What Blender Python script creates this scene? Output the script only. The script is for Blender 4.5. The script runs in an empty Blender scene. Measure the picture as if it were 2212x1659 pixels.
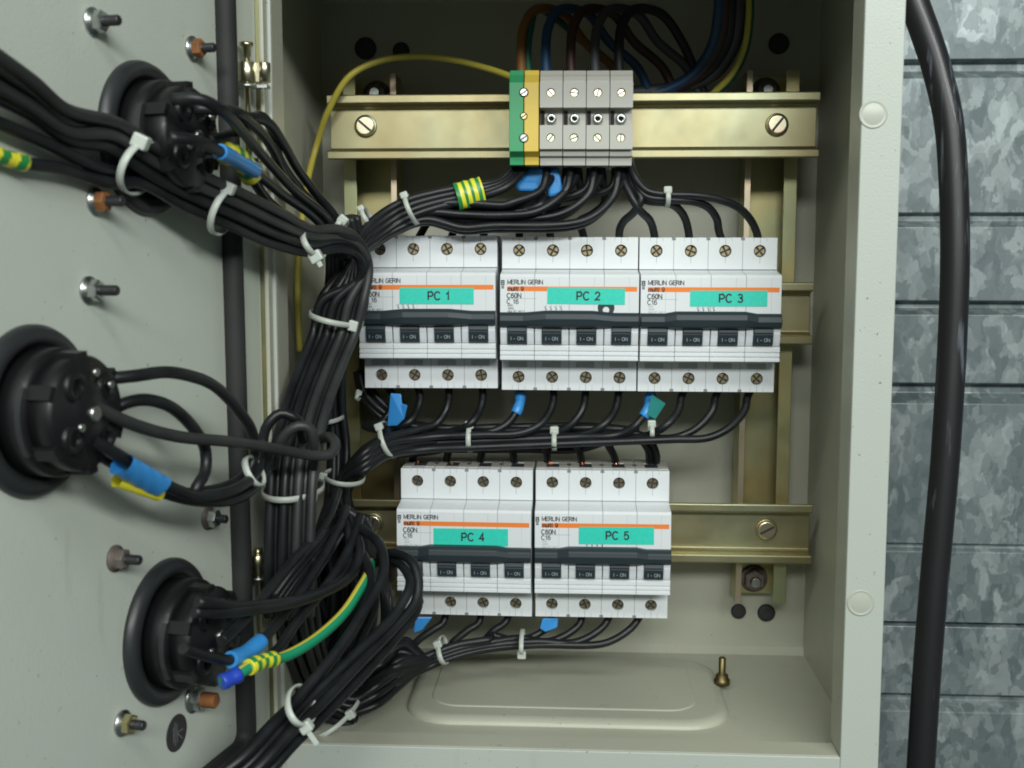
import bpy, math, random
from mathutils import Vector, Matrix
random.seed(7)
S = bpy.context.scene
COL = S.collection
# ---------------------------------------------------------------- camera
# photo measured on a 2212 x 1659 grid: focal length and vanishing points
CX, CY, F = 1106.0, 829.5, 2450.0
VNX, VNY = 1245.0, 570.0                       # vanishing point of the wall normal
yc = Vector((VNX-CX, VNY-CY, F)).normalized()
vy = -((VNX-CX)*(1080-CX)+F*F)/(VNY-CY)
dn = Vector((1080-CX, vy, F)).normalized()
zc = -dn
xc = zc.cross(yc).normalized() * -1.0
if xc.x < 0: xc = -xc
zc = Vector(zc)
# camera axes in world coordinates (world X right, Y into the wall, Z up)
right = Vector((xc.x, yc.x, zc.x)); down = Vector((xc.y, yc.y, zc.y)); fwd = Vector((xc.z, yc.z, zc.z))
HZ = 1400.0
cam = bpy.data.cameras.new('camera'); co = bpy.data.objects.new('camera', cam); COL.objects.link(co)
M = Matrix((right, -down, -fwd)).transposed().to_4x4()
M.translation = Vector((0, 0, HZ*0.001))
co.matrix_world = M
cam.sensor_fit = 'HORIZONTAL'; cam.sensor_width = 36.0; cam.lens = F/2212*36.0
cam.clip_start = 0.01; cam.clip_end = 50
cam.dof.use_dof = True; cam.dof.focus_distance = 0.600; cam.dof.aperture_fstop = 17.0
S.camera = co
S.render.resolution_x = 1024; S.render.resolution_y = 768
# ---------------------------------------------------------------- light
w = bpy.data.worlds.new('World'); S.world = w; w.use_nodes = True
bg = w.node_tree.nodes['Background']; bg.inputs[0].default_value = (0.80, 0.96, 0.93, 1); bg.inputs[1].default_value = 0.10
def area(name, loc, target, sx, sy, power, col):
    l = bpy.data.lights.new(name, 'AREA'); l.shape = 'RECTANGLE'; l.size = sx; l.size_y = sy
    l.energy = power; l.color = col
    o = bpy.data.objects.new(name, l); COL.objects.link(o); o.location = loc
    o.rotation_euler = (Vector(target)-Vector(loc)).to_track_quat('-Z', 'Y').to_euler()
    return o
area('ceiling_lamp', (0.45, -1.10, 2.08), (0.0, 0.6, 1.4), 1.9, 0.22, 35, (0.96, 1.0, 0.97))
area('second_lamp', (-0.25, -0.55, 2.45), (0.0, 0.6, 1.4), 1.6, 0.16, 12, (0.95, 1.0, 0.93))
S.view_settings.view_transform = 'Standard'; S.view_settings.look = 'None'
S.view_settings.exposure = -0.08; S.view_settings.gamma = 1; S.view_settings.use_curve_mapping = False
S.render.engine = 'CYCLES'
S.cycles.filter_width = 1.9

# ---------------------------------------------------------------- geometry helpers
def ray(px, py):
    a, b, c = px-CX, py-CY, F
    return right*a + down*b + fwd*c
def P(px, py, d):                       # point seen at (px,py) on the plane Y = d millimetres
    r = ray(px, py); return r*(d/r.y)
TH = math.radians(12.0)
HP = P(563, 829, 515)
DN = Vector((math.cos(TH), -math.sin(TH), 0)); DU = Vector((-math.sin(TH), -math.cos(TH), 0)); UZ = Vector((0, 0, 1))
def DP(px, py, h=0):                    # point on the inner face of the opened door, h mm off it
    r = ray(px, py); k = (HP + DN*h).dot(DN)/r.dot(DN); return r*k
OFF = Vector((0, 0, HZ))

def mat(name, col, rough=.5, metal=0, spec=.5, noise=None, bump=0, bscale=800, coat=0, sss=0, rvar=0, grime=None):
    m = bpy.data.materials.new(name); m.use_nodes = True; nt = m.node_tree; b = nt.nodes['Principled BSDF']
    b.inputs['Base Color'].default_value = (*col, 1); b.inputs['Roughness'].default_value = rough
    b.inputs['Metallic'].default_value = metal; b.inputs['Specular IOR Level'].default_value = spec
    b.inputs['Coat Weight'].default_value = coat
    tc = nt.nodes.new('ShaderNodeTexCoord')
    if sss: b.inputs['Subsurface Weight'].default_value = sss; b.inputs['Subsurface Radius'].default_value = (.002, .002, .002)
    if noise:
        sc, c2, amt = noise
        n = nt.nodes.new('ShaderNodeTexNoise'); n.inputs['Scale'].default_value = sc; n.inputs['Detail'].default_value = 6
        r = nt.nodes.new('ShaderNodeValToRGB'); r.color_ramp.elements[0].position = .35; r.color_ramp.elements[1].position = .68
        r.color_ramp.elements[0].color = (0, 0, 0, 1); r.color_ramp.elements[1].color = (amt, amt, amt, 1)
        mx = nt.nodes.new('ShaderNodeMix'); mx.data_type = 'RGBA'
        mx.inputs['A'].default_value = (*col, 1); mx.inputs['B'].default_value = (*c2, 1)
        nt.links.new(tc.outputs['Object'], n.inputs['Vector']); nt.links.new(n.outputs['Fac'], r.inputs[0])
        nt.links.new(r.outputs[0], mx.inputs['Factor']); nt.links.new(mx.outputs['Result'], b.inputs['Base Color'])
    if grime:        # smears with a direction, and small dirt specks
        src = b.inputs['Base Color'].links[0].from_socket
        for sc_, rot, vec, lo, hi, col_, amt_ in grime:
            mp = nt.nodes.new('ShaderNodeMapping'); mp.inputs['Rotation'].default_value = rot; mp.inputs['Scale'].default_value = vec; nt.links.new(tc.outputs['Object'], mp.inputs[0])
            n4 = nt.nodes.new('ShaderNodeTexNoise'); n4.inputs['Scale'].default_value = sc_; n4.inputs['Detail'].default_value = 4; nt.links.new(mp.outputs[0], n4.inputs['Vector'])
            m4 = nt.nodes.new('ShaderNodeMapRange'); m4.inputs['From Min'].default_value = lo; m4.inputs['From Max'].default_value = hi; m4.inputs['To Max'].default_value = amt_
            nt.links.new(n4.outputs['Fac'], m4.inputs[0])
            mx4 = nt.nodes.new('ShaderNodeMix'); mx4.data_type = 'RGBA'; mx4.inputs['B'].default_value = (*col_, 1)
            nt.links.new(m4.outputs[0], mx4.inputs['Factor']); nt.links.new(src, mx4.inputs['A']); src = mx4.outputs['Result']
        nt.links.new(src, b.inputs['Base Color'])
    if rvar:
        n3 = nt.nodes.new('ShaderNodeTexNoise'); n3.inputs['Scale'].default_value = 60; n3.inputs['Detail'].default_value = 5
        mr = nt.nodes.new('ShaderNodeMapRange'); mr.inputs['To Min'].default_value = rough-rvar; mr.inputs['To Max'].default_value = rough+rvar
        nt.links.new(tc.outputs['Object'], n3.inputs['Vector']); nt.links.new(n3.outputs['Fac'], mr.inputs[0]); nt.links.new(mr.outputs[0], b.inputs['Roughness'])
    if bump:
        n2 = nt.nodes.new('ShaderNodeTexNoise'); n2.inputs['Scale'].default_value = bscale; n2.inputs['Detail'].default_value = 2
        bp = nt.nodes.new('ShaderNodeBump'); bp.inputs['Strength'].default_value = bump; bp.inputs['Distance'].default_value = .0004
        nt.links.new(tc.outputs['Object'], n2.inputs['Vector']); nt.links.new(n2.outputs['Fac'], bp.inputs['Height']); nt.links.new(bp.outputs[0], b.inputs['Normal'])
    return m
M_ = {}
M_['rimpaint'] = mat('rim_paint', (.455, .485, .44), .42, noise=(7, (.44, .48, .425), .6), bump=.25, bscale=900, rvar=.06, grime=[(5, (0, .6, 0), (1, 1, .18), .5, .72, (.33, .34, .28), .2), (420, (0, 0, 0), (1, 1, 1), .715, .745, (.07, .07, .05), .8), (28, (0, .3, 0), (3, 3, .5), .66, .8, (.26, .25, .19), .2)])
M_['paint'] = mat('cabinet_paint', (.475, .475, .385), .42, noise=(7, (.40, .41, .325), .6), bump=.25, bscale=900, rvar=.06, grime=[(5, (0, .6, 0), (1, 1, .18), .5, .72, (.33, .34, .28), .45), (420, (0, 0, 0), (1, 1, 1), .715, .745, (.07, .07, .05), .8), (28, (0, .3, 0), (3, 3, .5), .66, .8, (.26, .25, .19), .35)])
M_['door'] = mat('door_paint', (.57, .61, .545), .5, noise=(9, (.50, .54, .47), .7), bump=.25, bscale=900, rvar=.06, grime=[(7, (0, .55, 0), (1, 1, .16), .5, .68, (.40, .41, .34), .55), (420, (0, 0, 0), (1, 1, 1), .715, .745, (.07, .07, .05), .7), (30, (0, .3, 0), (3, 3, .5), .66, .8, (.33, .31, .24), .35)])
M_['white'] = mat('breaker_plastic', (.70, .73, .75), .42, noise=(30, (.64, .67, .68), .6))
M_['white2'] = mat('cheek_plastic', (.66, .69, .72), .4)
M_['dark'] = mat('handle_plastic', (.019, .030, .037), .48, spec=.4)
M_['black'] = mat('wire_insulation', (.0065, .0072, .0085), .42, spec=.36, noise=(60, (.016, .018, .020), .9), coat=.04, rvar=.12)
M_['wornblack'] = mat('worn_wire_insulation', (.017, .019, .019), .48, noise=(40, (.04, .043, .042), .8))
M_['rubber'] = mat('gasket_rubber', (.015, .016, .016), .66, spec=.35, noise=(20, (.035, .036, .035), .8))
M_['bake'] = mat('socket_black_plastic', (.007, .007, .008), .40, spec=.35, coat=.05, rvar=.12)
M_['bakegrey'] = mat('socket_grey_plastic', (.021, .023, .025), .42, rvar=.08)
M_['zinc'] = mat('yellow_zinc', (.37, .31, .165), .45, 1, noise=(16, (.42, .42, .27), 1), rvar=.12)
M_['zinc2'] = mat('yellow_zinc_channel', (.52, .42, .19), .42, 1, noise=(22, (.38, .43, .27), 1), rvar=.12)
M_['zincp'] = mat('pink_zinc', (.62, .47, .34), .38, 1, noise=(30, (.5, .5, .36), .8))
M_['brass'] = mat('brass_screw', (.62, .57, .28), .30, 1, noise=(260, (.55, .38, .26), .9))
M_['rose'] = mat('pinkish_screw', (.80, .62, .48), .32, 1, noise=(300, (.72, .76, .5), .9))
M_['steel'] = mat('steel', (.55, .57, .55), .32, 1, noise=(80, (.3, .32, .31), .6))
M_['hinge'] = mat('hinge_metal', (.62, .54, .28), .3, 1, noise=(50, (.5, .5, .45), .6))
M_['darksteel'] = mat('dark_stud', (.06, .06, .065), .42, .7, bump=.5, bscale=900)
M_['rust'] = mat('rusty_nut', (.30, .12, .035), .75, .2, noise=(200, (.14, .06, .03), .8), bump=.4)
M_['brown'] = mat('dull_brown_washer', (.13, .10, .085), .6, .4, noise=(200, (.2, .18, .16), .8))
M_['greyblock'] = mat('terminal_grey', (.44, .43, .39), .5)
M_['green'] = mat('green_plastic', (.035, .30, .12), .45)
M_['yellow'] = mat('yellow_plastic', (.66, .47, .07), .45)
M_['pegreen'] = mat('earth_green', (.01, .25, .12), .4)
M_['peyellow'] = mat('earth_yellow', (.58, .50, .06), .4)
M_['dimyellow'] = mat('earth_yellow_dark', (.42, .36, .05), .45)  # darker version of the earth yellow
M_['tapegreen'] = mat('tape_green', (.02, .24, .06), .35)
M_['tapeyellow'] = mat('tape_yellow', (.74, .68, .04), .35)
M_['tapeblue'] = mat('tape_blue', (.035, .25, .62), .35)
M_['lugblue'] = mat('lug_blue', (.02, .06, .45), .35)
M_['tie'] = mat('cable_tie_nylon', (.52, .56, .51), .35, sss=.3)
M_['teal'] = mat('sticker_teal', (.02, .57, .44), .5, noise=(500, (.04, .63, .50), .6))
M_['tealf'] = mat('tape_teal', (.02, .22, .20), .45)
M_['ink'] = mat('ink_black', (.02, .025, .03), .6)
M_['inkgrey'] = mat('ink_grey', (.20, .21, .22), .6)
M_['inkfaint'] = mat('ink_faint', (.42, .44, .45), .6)
M_['orange'] = mat('ink_orange', (.80, .21, .03), .55)
M_['lightink'] = mat('ink_light', (.24, .29, .32), .5)
M_['slot'] = mat('grey_window', (.43, .44, .43), .4)
M_['groove'] = mat('groove_dirt', (.10, .10, .07), .7)
M_['hole'] = mat('dark_void', (.008, .008, .008), .8)
M_['plug'] = mat('dark_plug', (.03, .028, .03), .6)
M_['clearcap'] = mat('milky_cap', (.44, .46, .40), .35)
M_['copper'] = mat('copper', (.80, .28, .14), .35, .8)
M_['dimgreen'] = mat('shaded_green', (.008, .09, .05), .5)  # earth green darkened, the shade of the cabinet top put into the colour
M_['bronze'] = mat('dull_bronze', (.20, .16, .075), .45, 1)
M_['blue'] = mat('blue_wire', (.012, .05, .12), .45)  # blue, brown, grey and orange wires: base colours darkened for the shaded top
M_['brownw'] = mat('brown_wire', (.04, .014, .01), .5)
M_['greyw'] = mat('grey_wire', (.045, .045, .05), .5)
M_['orangew'] = mat('orange_wire', (.20, .085, .02), .5)

class MB:
    def __init__(s): s.v = []; s.f = []; s.m = []; s.sm = []
    def face(s, idx, m=0, sm=False): s.f.append(idx); s.m.append(m); s.sm.append(sm)
    def box(s, a, b, m=0):
        x0, y0, z0 = [min(a[i], b[i]) for i in range(3)]; x1, y1, z1 = [max(a[i], b[i]) for i in range(3)]
        n = len(s.v); s.v += [Vector(p) for p in ((x0,y0,z0),(x1,y0,z0),(x1,y1,z0),(x0,y1,z0),(x0,y0,z1),(x1,y0,z1),(x1,y1,z1),(x0,y1,z1))]
        for q in ((0,3,2,1),(4,5,6,7),(0,1,5,4),(1,2,6,5),(2,3,7,6),(3,0,4,7)): s.face([n+i for i in q], m)
    def obox(s, c, ax, ay, az, m=0):     # oriented box: centre and three half vectors
        n = len(s.v)
        for sz in (-1, 1):
            for sx, sy in ((-1,-1),(1,-1),(1,1),(-1,1)): s.v.append(c+ax*sx+ay*sy+az*sz)
        for q in ((0,3,2,1),(4,5,6,7),(0,1,5,4),(1,2,6,5),(2,3,7,6),(3,0,4,7)): s.face([n+i for i in q], m)
    def extr(s, prof, x0, x1, m=0, sm=False):     # closed profile of (y,z) along X, with end caps
        n = len(s.v); k = len(prof)
        for x in (x0, x1): s.v += [Vector((x, y, z)) for y, z in prof]
        for i in range(k): j = (i+1) % k; s.face([n+i, n+j, n+k+j, n+k+i], m, sm)
        s.face([n+i for i in range(k)][::-1], m); s.face([n+k+i for i in range(k)], m)
    def extz(s, prof, z0, z1, m=0):     # closed profile of (x,y) along Z
        n = len(s.v); k = len(prof)
        for z in (z0, z1): s.v += [Vector((x, y, z)) for x, y in prof]
        for i in range(k): j = (i+1) % k; s.face([n+i, n+j, n+k+j, n+k+i], m)
        s.face([n+i for i in range(k)][::-1], m); s.face([n+k+i for i in range(k)], m)
    def lathe(s, c, ax, prof, n=32, m=0, sm=True, capm=None, ph=0):  # prof of (radius, height along ax)
        ax = ax.normalized(); u = ax.orthogonal().normalized(); v = ax.cross(u); b = len(s.v)
        if abs(ax.z) < .9: u = (UZ-ax*ax.z).normalized(); v = ax.cross(u)
        for r, h in prof:
            for i in range(n):
                a = 2*math.pi*i/n+ph; s.v.append(c+ax*h+u*(r*math.cos(a))+v*(r*math.sin(a)))
        for j in range(len(prof)-1):
            for i in range(n): k = (i+1) % n; s.face([b+j*n+i, b+j*n+k, b+(j+1)*n+k, b+(j+1)*n+i], m, sm)
        if prof[-1][0] > 1e-6: s.face([b+(len(prof)-1)*n+i for i in range(n)], m if capm is None else capm)
        if prof[0][0] > 1e-6: s.face([b+i for i in range(n)][::-1], m)
    def tube(s, pts, r, n=12, mf=None, caps=True):
        b = len(s.v); t = (pts[1]-pts[0]).normalized(); u = t.orthogonal().normalized()
        for i, p in enumerate(pts):
            if i: 
                t2 = (pts[min(i+1, len(pts)-1)]-pts[i-1]).normalized(); u = t.rotation_difference(t2) @ u; t = t2
                u = (u-t*u.dot(t)).normalized()
            v = t.cross(u); rr = r(i/(len(pts)-1)) if callable(r) else r
            for k in range(n): a = 2*math.pi*k/n; s.v.append(p+u*(rr*math.cos(a))+v*(rr*math.sin(a)))
        for i in range(len(pts)-1):
            for k in range(n):
                q = (k+1) % n; s.face([b+i*n+k, b+i*n+q, b+(i+1)*n+q, b+(i+1)*n+k], mf(i, k) if mf else 0, True)
        if caps:
            s.face([b+k for k in range(n)][::-1], mf(0, 0) if mf else 0); L = b+(len(pts)-1)*n; s.face([L+k for k in range(n)], mf(len(pts)-2, 0) if mf else 0)
    def holeplate(s, x0, x1, z0, z1, cx, cz, r, yf, yb, m=0, hm=0, n=32):   # plate facing -Y with a round hole
        b = len(s.v)
        for i in range(n):
            a = 2*math.pi*(i+.5)/n; c, d = math.cos(a), math.sin(a)
            t = min(((x1-cx)/c if c > 0 else (x0-cx)/c) if abs(c) > 1e-6 else 1e9, ((z1-cz)/d if d > 0 else (z0-cz)/d) if abs(d) > 1e-6 else 1e9)
            s.v += [Vector((cx+c*t, yf, cz+d*t)), Vector((cx+c*r, yf, cz+d*r)), Vector((cx+c*r, yb, cz+d*r))]
        corners = [(x1, z1), (x0, z1), (x0, z0), (x1, z0)]; nc = len(s.v); s.v += [Vector((x, yf, z)) for x, z in corners]; s.v += [Vector((x, yb, z)) for x, z in corners]
        def side(i):
            p = s.v[b+3*i]
            return 0 if abs(p.x-x1) < 1e-5 else 1 if abs(p.z-z1) < 1e-5 else 2 if abs(p.x-x0) < 1e-5 else 3
        for i in range(n):
            j = (i+1) % n; s.face([b+3*i, b+3*i+1, b+3*j+1, b+3*j], m); s.face([b+3*i+1, b+3*i+2, b+3*j+2, b+3*j+1], hm, True)
            a, c = side(i), side(j)
            if a != c: s.face([b+3*i, b+3*j, nc+a], m)
        for i in range(4): j = (i+1) % 4; s.face([nc+i, nc+4+i, nc+4+j, nc+j], m)
    def mesh(s, name, mats, org=Vector((0,0,0))):
        me = bpy.data.meshes.new(name); me.from_pydata([tuple((p-org)*.001) for p in s.v], [], s.f)
        for k in mats: me.materials.append(M_[k])
        for p, mi, sm in zip(me.polygons, s.m, s.sm): p.material_index = mi; p.use_smooth = sm
        me.update(); return me
    def build(s, name, mats, parent=None, org=None, bevel=0, label=None):
        if isinstance(mats, str): mats = [mats]
        if org is None: org = Vector(parent['_o']) if parent is not None and '_o' in parent else (s.v[0].copy() if parent is None else Vector((0,0,0)))
        o = bpy.data.objects.new(name, s.mesh(name, mats, org)); COL.objects.link(o)
        if parent is not None: o.parent = parent; o['_o'] = tuple(org)
        else: o.location = (org+OFF)*.001; o['_o'] = tuple(org)
        if bevel:
            bm = o.modifiers.new('bevel', 'BEVEL'); bm.width = bevel*.001; bm.segments = 2; bm.limit_method = 'ANGLE'; bm.angle_limit = math.radians(35)
        if label: o['label'] = label
        return o
def tag(o, label, cat, group=None, kind=None):
    o['label'] = label
    if cat: o['category'] = cat
    if group: o['group'] = group
    if kind: o['kind'] = kind
    return o
def empty(name, loc, label, cat, group=None):
    o = bpy.data.objects.new(name, None); COL.objects.link(o); o.location = (loc+OFF)*.001; o.empty_display_size = .01
    o['_o'] = tuple(loc); return tag(o, label, cat, group)
def spline(pts, step=2.0):
    n = len(pts); out = []
    ex = [pts[0]*2-pts[1]]+list(pts)+[pts[-1]*2-pts[-2]]
    for i in range(1, n):
        p0, p1, p2, p3 = ex[i-1], ex[i], ex[i+1], ex[i+2]
        d1 = max((p1-p0).length, 1e-3)**.5; d2 = max((p2-p1).length, 1e-3)**.5; d3 = max((p3-p2).length, 1e-3)**.5
        m1 = (p2-p1)+((p1-p0)/d1-(p2-p0)/(d1+d2))*d2; m2 = (p2-p1)+((p3-p2)/d3-(p3-p1)/(d2+d3))*d2
        k = max(2, int((p2-p1).length/step))
        for j in range(k):
            t = j/k; out.append(p1*(2*t**3-3*t*t+1)+m1*(t**3-2*t*t+t)+p2*(-2*t**3+3*t*t)+m2*(t**3-t*t))
    out.append(pts[-1]); return out
def _arc(cx, cy, rx, ry, a0, a1, n=10):
    return [(cx+rx*math.cos(math.radians(a0+(a1-a0)*i/n)), cy+ry*math.sin(math.radians(a0+(a1-a0)*i/n))) for i in range(n+1)]
GL = {' ': (.35, []), 'I': (.12, [[(.06, 0), (.06, 1)]]), '-': (.35, [[(0, .4), (.35, .4)]]), '/': (.4, [[(0, 0), (.4, 1)]]), '.': (.1, [[(.05, 0), (.05, .1)]]),
 'M': (.8, [[(0, 0), (0, 1), (.4, .12), (.8, 1), (.8, 0)]]), 'E': (.6, [[(.6, 1), (0, 1), (0, 0), (.6, 0)], [(.02, .53), (.54, .53)]]),
 'R': (.66, [[(0, 0), (0, 1), (.38, 1)]+_arc(.38, .745, .24, .255, 90, -90)+[(0, .49)], [(.36, .49), (.64, 0)]]),
 'L': (.55, [[(0, 1), (0, 0), (.55, 0)]]), 'N': (.7, [[(0, 0), (0, 1), (.7, 0), (.7, 1)]]), 'K': (.65, [[(0, 0), (0, 1)], [(.62, 1), (.02, .38)], [(.22, .6), (.65, 0)]]),
 'G': (.76, [_arc(.38, .5, .38, .52, 48, 330, 16)+[(.74, .46), (.42, .46)]]), 'C': (.74, [_arc(.38, .5, .38, .52, 45, 315, 16)]),
 'O': (.76, [_arc(.38, .5, .38, .52, 90, 450, 20)]), '0': (.56, [_arc(.28, .5, .28, .52, 90, 450, 18)]),
 'P': (.62, [[(0, 0), (0, 1), (.36, 1)]+_arc(.36, .72, .25, .28, 90, -90)+[(0, .44)]]), 'A': (.7, [[(0, 0), (.35, 1), (.7, 0)], [(.14, .34), (.56, .34)]]), 'V': (.7, [[(0, 1), (.35, 0), (.7, 1)]]),
 '1': (.42, [[(.04, .74), (.16, .78), (.28, .98), (.28, 0)]]), '2': (.58, [_arc(.29, .72, .27, .29, 170, -30, 12)+[(.4, .42), (.03, .02), (.58, .02)]]),
 '3': (.58, [_arc(.28, .75, .25, .26, 150, -80, 12)+_arc(.28, .27, .29, .28, 85, -150, 12)]), '4': (.6, [[(.44, 0), (.44, 1), (.02, .28), (.6, .28)]]),
 '5': (.58, [[(.52, 1), (.12, 1), (.06, .52)]+_arc(.28, .32, .29, .33, 130, -145, 14)]), '6': (.58, [_arc(.3, .72, .27, .29, 30, 150, 6)+[(.02, .4)]+_arc(.29, .31, .28, .32, 180, -170, 16)]),
 '9': (.58, [_arc(.28, .28, .27, .29, 210, 330, 6)+[(.56, .6)]+_arc(.29, .69, .28, .32, 0, 350, 16)]), '7': (.55, [[(0, 1), (.55, 1), (.2, 0)]]),
 'm': (.8, [[(0, 0), (0, .7)], [(0, .55)]+_arc(.2, .5, .19, .2, 120, 0, 6)+[(.39, 0)], [(.4, .5)]+_arc(.6, .5, .19, .2, 150, 0, 6)+[(.79, 0)]]),
 'u': (.45, [[(0, .7), (0, .2)]+_arc(.22, .2, .22, .2, 180, 360, 8)+[(.44, .7)], ]), 'l': (.1, [[(.05, 0), (.05, 1)]]), 'i': (.1, [[(.05, 0), (.05, .7)], [(.05, .86), (.05, 1)]]),
 't': (.32, [[(.14, .95), (.14, .1), (.3, .02)], [(0, .68), (.32, .68)]]), 'k': (.45, [[(0, 0), (0, 1)], [(.42, .68), (.02, .3)], [(.15, .42), (.45, 0)]])}
def strokes(key, body, h, m, wt=.13, align='LEFT', sx=1.0, gap=.2, lead=1.5):
    """lettering drawn as flat strokes h mm high, facing -Y"""
    mb = MB(); lines = body.split('\n'); lay = 0
    for li, ln in enumerate(lines):
        tot = sum(GL[c][0]+gap for c in ln)-gap; x = -tot/2 if align == 'CENTER' else 0
        yo = -.5-li*lead
        for c in ln:
            wd, st = GL[c]
            for p in st:
                lay += 1; y = -.01-.012*(lay % 3); q = [Vector(((x+a)*h*sx, (b+yo)*h)) for a, b in p]; n = len(mb.v); k = len(q); hw = wt*h/2
                ext = (q[0]-q[1]).normalized()*hw*.6 if c in 'ERPAKktm' and False else Vector((0, 0))
                for i in range(k):
                    d0 = (q[i]-q[i-1]).normalized() if i else (q[1]-q[0]).normalized(); d1 = (q[i+1]-q[i]).normalized() if i < k-1 else d0
                    nn = Vector((-(d0+d1).y, (d0+d1).x)); nn = nn.normalized() if nn.length > 1e-6 else Vector((-d0.y, d0.x)); cs = max(.35, nn.dot(Vector((-d0.y, d0.x))))
                    o_ = nn*(hw/cs); base = q[i]
                    if i == 0: base = base-d1*hw*.5
                    if i == k-1: base = base+d0*hw*.5
                    mb.v += [Vector((base.x+o_.x, y, base.y+o_.y)), Vector((base.x-o_.x, y, base.y-o_.y))]
                for i in range(k-1): mb.face([n+2*i, n+2*i+1, n+2*i+3, n+2*i+2])
            x += wd+gap
    return mb.mesh(key, [m])
def textmesh(key, body, size, m, align='LEFT', bold=0, sx=1.0, spacing=1.0):
    c = bpy.data.curves.new('t', 'FONT'); c.body = body; c.size = size; c.align_x = align; c.align_y = 'CENTER'; c.offset = bold; c.space_character = spacing
    c.extrude = .02; c.resolution_u = 3
    o = bpy.data.objects.new('t', c); COL.objects.link(o); bpy.context.view_layer.update()
    me = bpy.data.meshes.new_from_object(o.evaluated_get(bpy.context.evaluated_depsgraph_get()))
    bpy.data.objects.remove(o); bpy.data.curves.remove(c)
    me.transform(Matrix(((sx*.001,0,0,0),(0,0,-.001,0),(0,.001,0,0),(0,0,0,1))))
    me.name = key; me.materials.clear(); me.materials.append(M_[m]); return me
CACHE = {}
def part(name, me, parent, loc=(0,0,0), roty=0, bevel=0):
    o = bpy.data.objects.new(name, me); COL.objects.link(o); o.parent = parent; o.location = Vector(loc)*.001; o.rotation_euler = (0, roty, 0)
    if bevel:
        bm = o.modifiers.new('bevel', 'BEVEL'); bm.width = bevel*.001; bm.segments = 2; bm.limit_method = 'ANGLE'; bm.angle_limit = math.radians(35)
    return o
def rrect(x0, x1, y0, y1, r, n=8):
    o = []
    for cx, cy, a0 in ((x1-r, y1-r, 0), (x0+r, y1-r, 90), (x0+r, y0+r, 180), (x1-r, y0+r, 270)):
        for i in range(n+1): a = math.radians(a0+90*i/n); o.append((cx+r*math.cos(a), cy+r*math.sin(a)))
    return o

# ================================================================ SETTING: cladding wall behind
FD, BD = 520.0, 690.0
WD = 745.0
def wallmat():
    m = bpy.data.materials.new('galvanised_sheet'); m.use_nodes = True; nt = m.node_tree; b = nt.nodes['Principled BSDF']
    N, L = nt.nodes.new, nt.links.new
    tc = N('ShaderNodeTexCoord'); mp = N('ShaderNodeMapping'); mp.inputs['Rotation'].default_value = (0, .55, 0); mp.inputs['Scale'].default_value = (1.0, 1, .62)
    L(tc.outputs['Object'], mp.inputs[0])
    nz = N('ShaderNodeTexNoise'); nz.inputs['Scale'].default_value = 90; nz.inputs['Detail'].default_value = 4; L(mp.outputs[0], nz.inputs['Vector'])
    sc = N('ShaderNodeVectorMath'); sc.operation = 'MULTIPLY_ADD'; sc.inputs[1].default_value = (.022, .022, .022); L(nz.outputs['Color'], sc.inputs[0]); L(mp.outputs[0], sc.inputs[2])
    cols = []
    for s_, lo, hi in ((72, .22, .8), (165, .1, .9)):
        v = N('ShaderNodeTexVoronoi'); v.feature = 'SMOOTH_F1'; v.inputs['Smoothness'].default_value = .12; v.inputs['Scale'].default_value = s_; L(sc.outputs[0], v.inputs['Vector'])
        sx = N('ShaderNodeSeparateColor'); L(v.outputs['Color'], sx.inputs[0]); cols.append(sx)
    ad = N('ShaderNodeMath'); ad.operation = 'MULTIPLY_ADD'; ad.inputs[1].default_value = .45; L(cols[1].outputs[1], ad.inputs[0])
    ml = N('ShaderNodeMath'); ml.operation = 'MULTIPLY'; ml.inputs[1].default_value = .42; L(cols[0].outputs[0], ml.inputs[0]); L(ml.outputs[0], ad.inputs[2])
    fine = N('ShaderNodeTexNoise'); fine.inputs['Scale'].default_value = 120; fine.inputs['Detail'].default_value = 10; fine.inputs['Roughness'].default_value = .7; L(tc.outputs['Object'], fine.inputs['Vector'])
    a2 = N('ShaderNodeMath'); a2.operation = 'MULTIPLY_ADD'; a2.inputs[1].default_value = .34; L(fine.outputs['Fac'], a2.inputs[0]); L(ad.outputs[0], a2.inputs[2])
    r = N('ShaderNodeValToRGB'); e = r.color_ramp.elements; e[0].position = .15; e[0].color = (.095, .125, .135, 1); e[1].position = .95; e[1].color = (.31, .355, .36, 1)
    x = e.new(.55); x.color = (.165, .198, .205, 1)
    L(a2.outputs[0], r.inputs[0]); L(r.outputs[0], b.inputs['Base Color']); b.inputs['Metallic'].default_value = .25
    mr = N('ShaderNodeMapRange'); mr.inputs['To Min'].default_value = .38; mr.inputs['To Max'].default_value = .62; L(cols[0].outputs[2], mr.inputs[0]); L(mr.outputs[0], b.inputs['Roughness'])
    return m
M_['galv'] = wallmat()
mb = MB(); prof = []
for gy, w_, dp in ((-190, 16, 8), (148, 19, 8), (475, 15, 6), (665, 15, 8), (850, 22, 9), (1184, 9, 3), (1350, 5, 7), (1520, 20, 8), (1860, 16, 8)):
    z = P(2080, gy, WD).z; h = w_/F*WD
    prof += [(WD, z+h), (WD+dp, z+h*.75), (WD+dp, z-h*.1), (WD, z-h)]
prof = [(WD, P(2080, -420, WD).z)]+prof+[(WD, P(2080, 2200, WD).z)]
back = [(y+2.2, z) for y, z in reversed(prof)]
mb.extr(prof+back, P(-1500, 829, WD).x, P(3300, 829, WD).x)
tag(mb.build('wall', 'galv', org=Vector((0, WD, 0)), bevel=.5), 'galvanised grey sheet cladding with horizontal grooves behind the cabinet', None, kind='structure')

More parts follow.
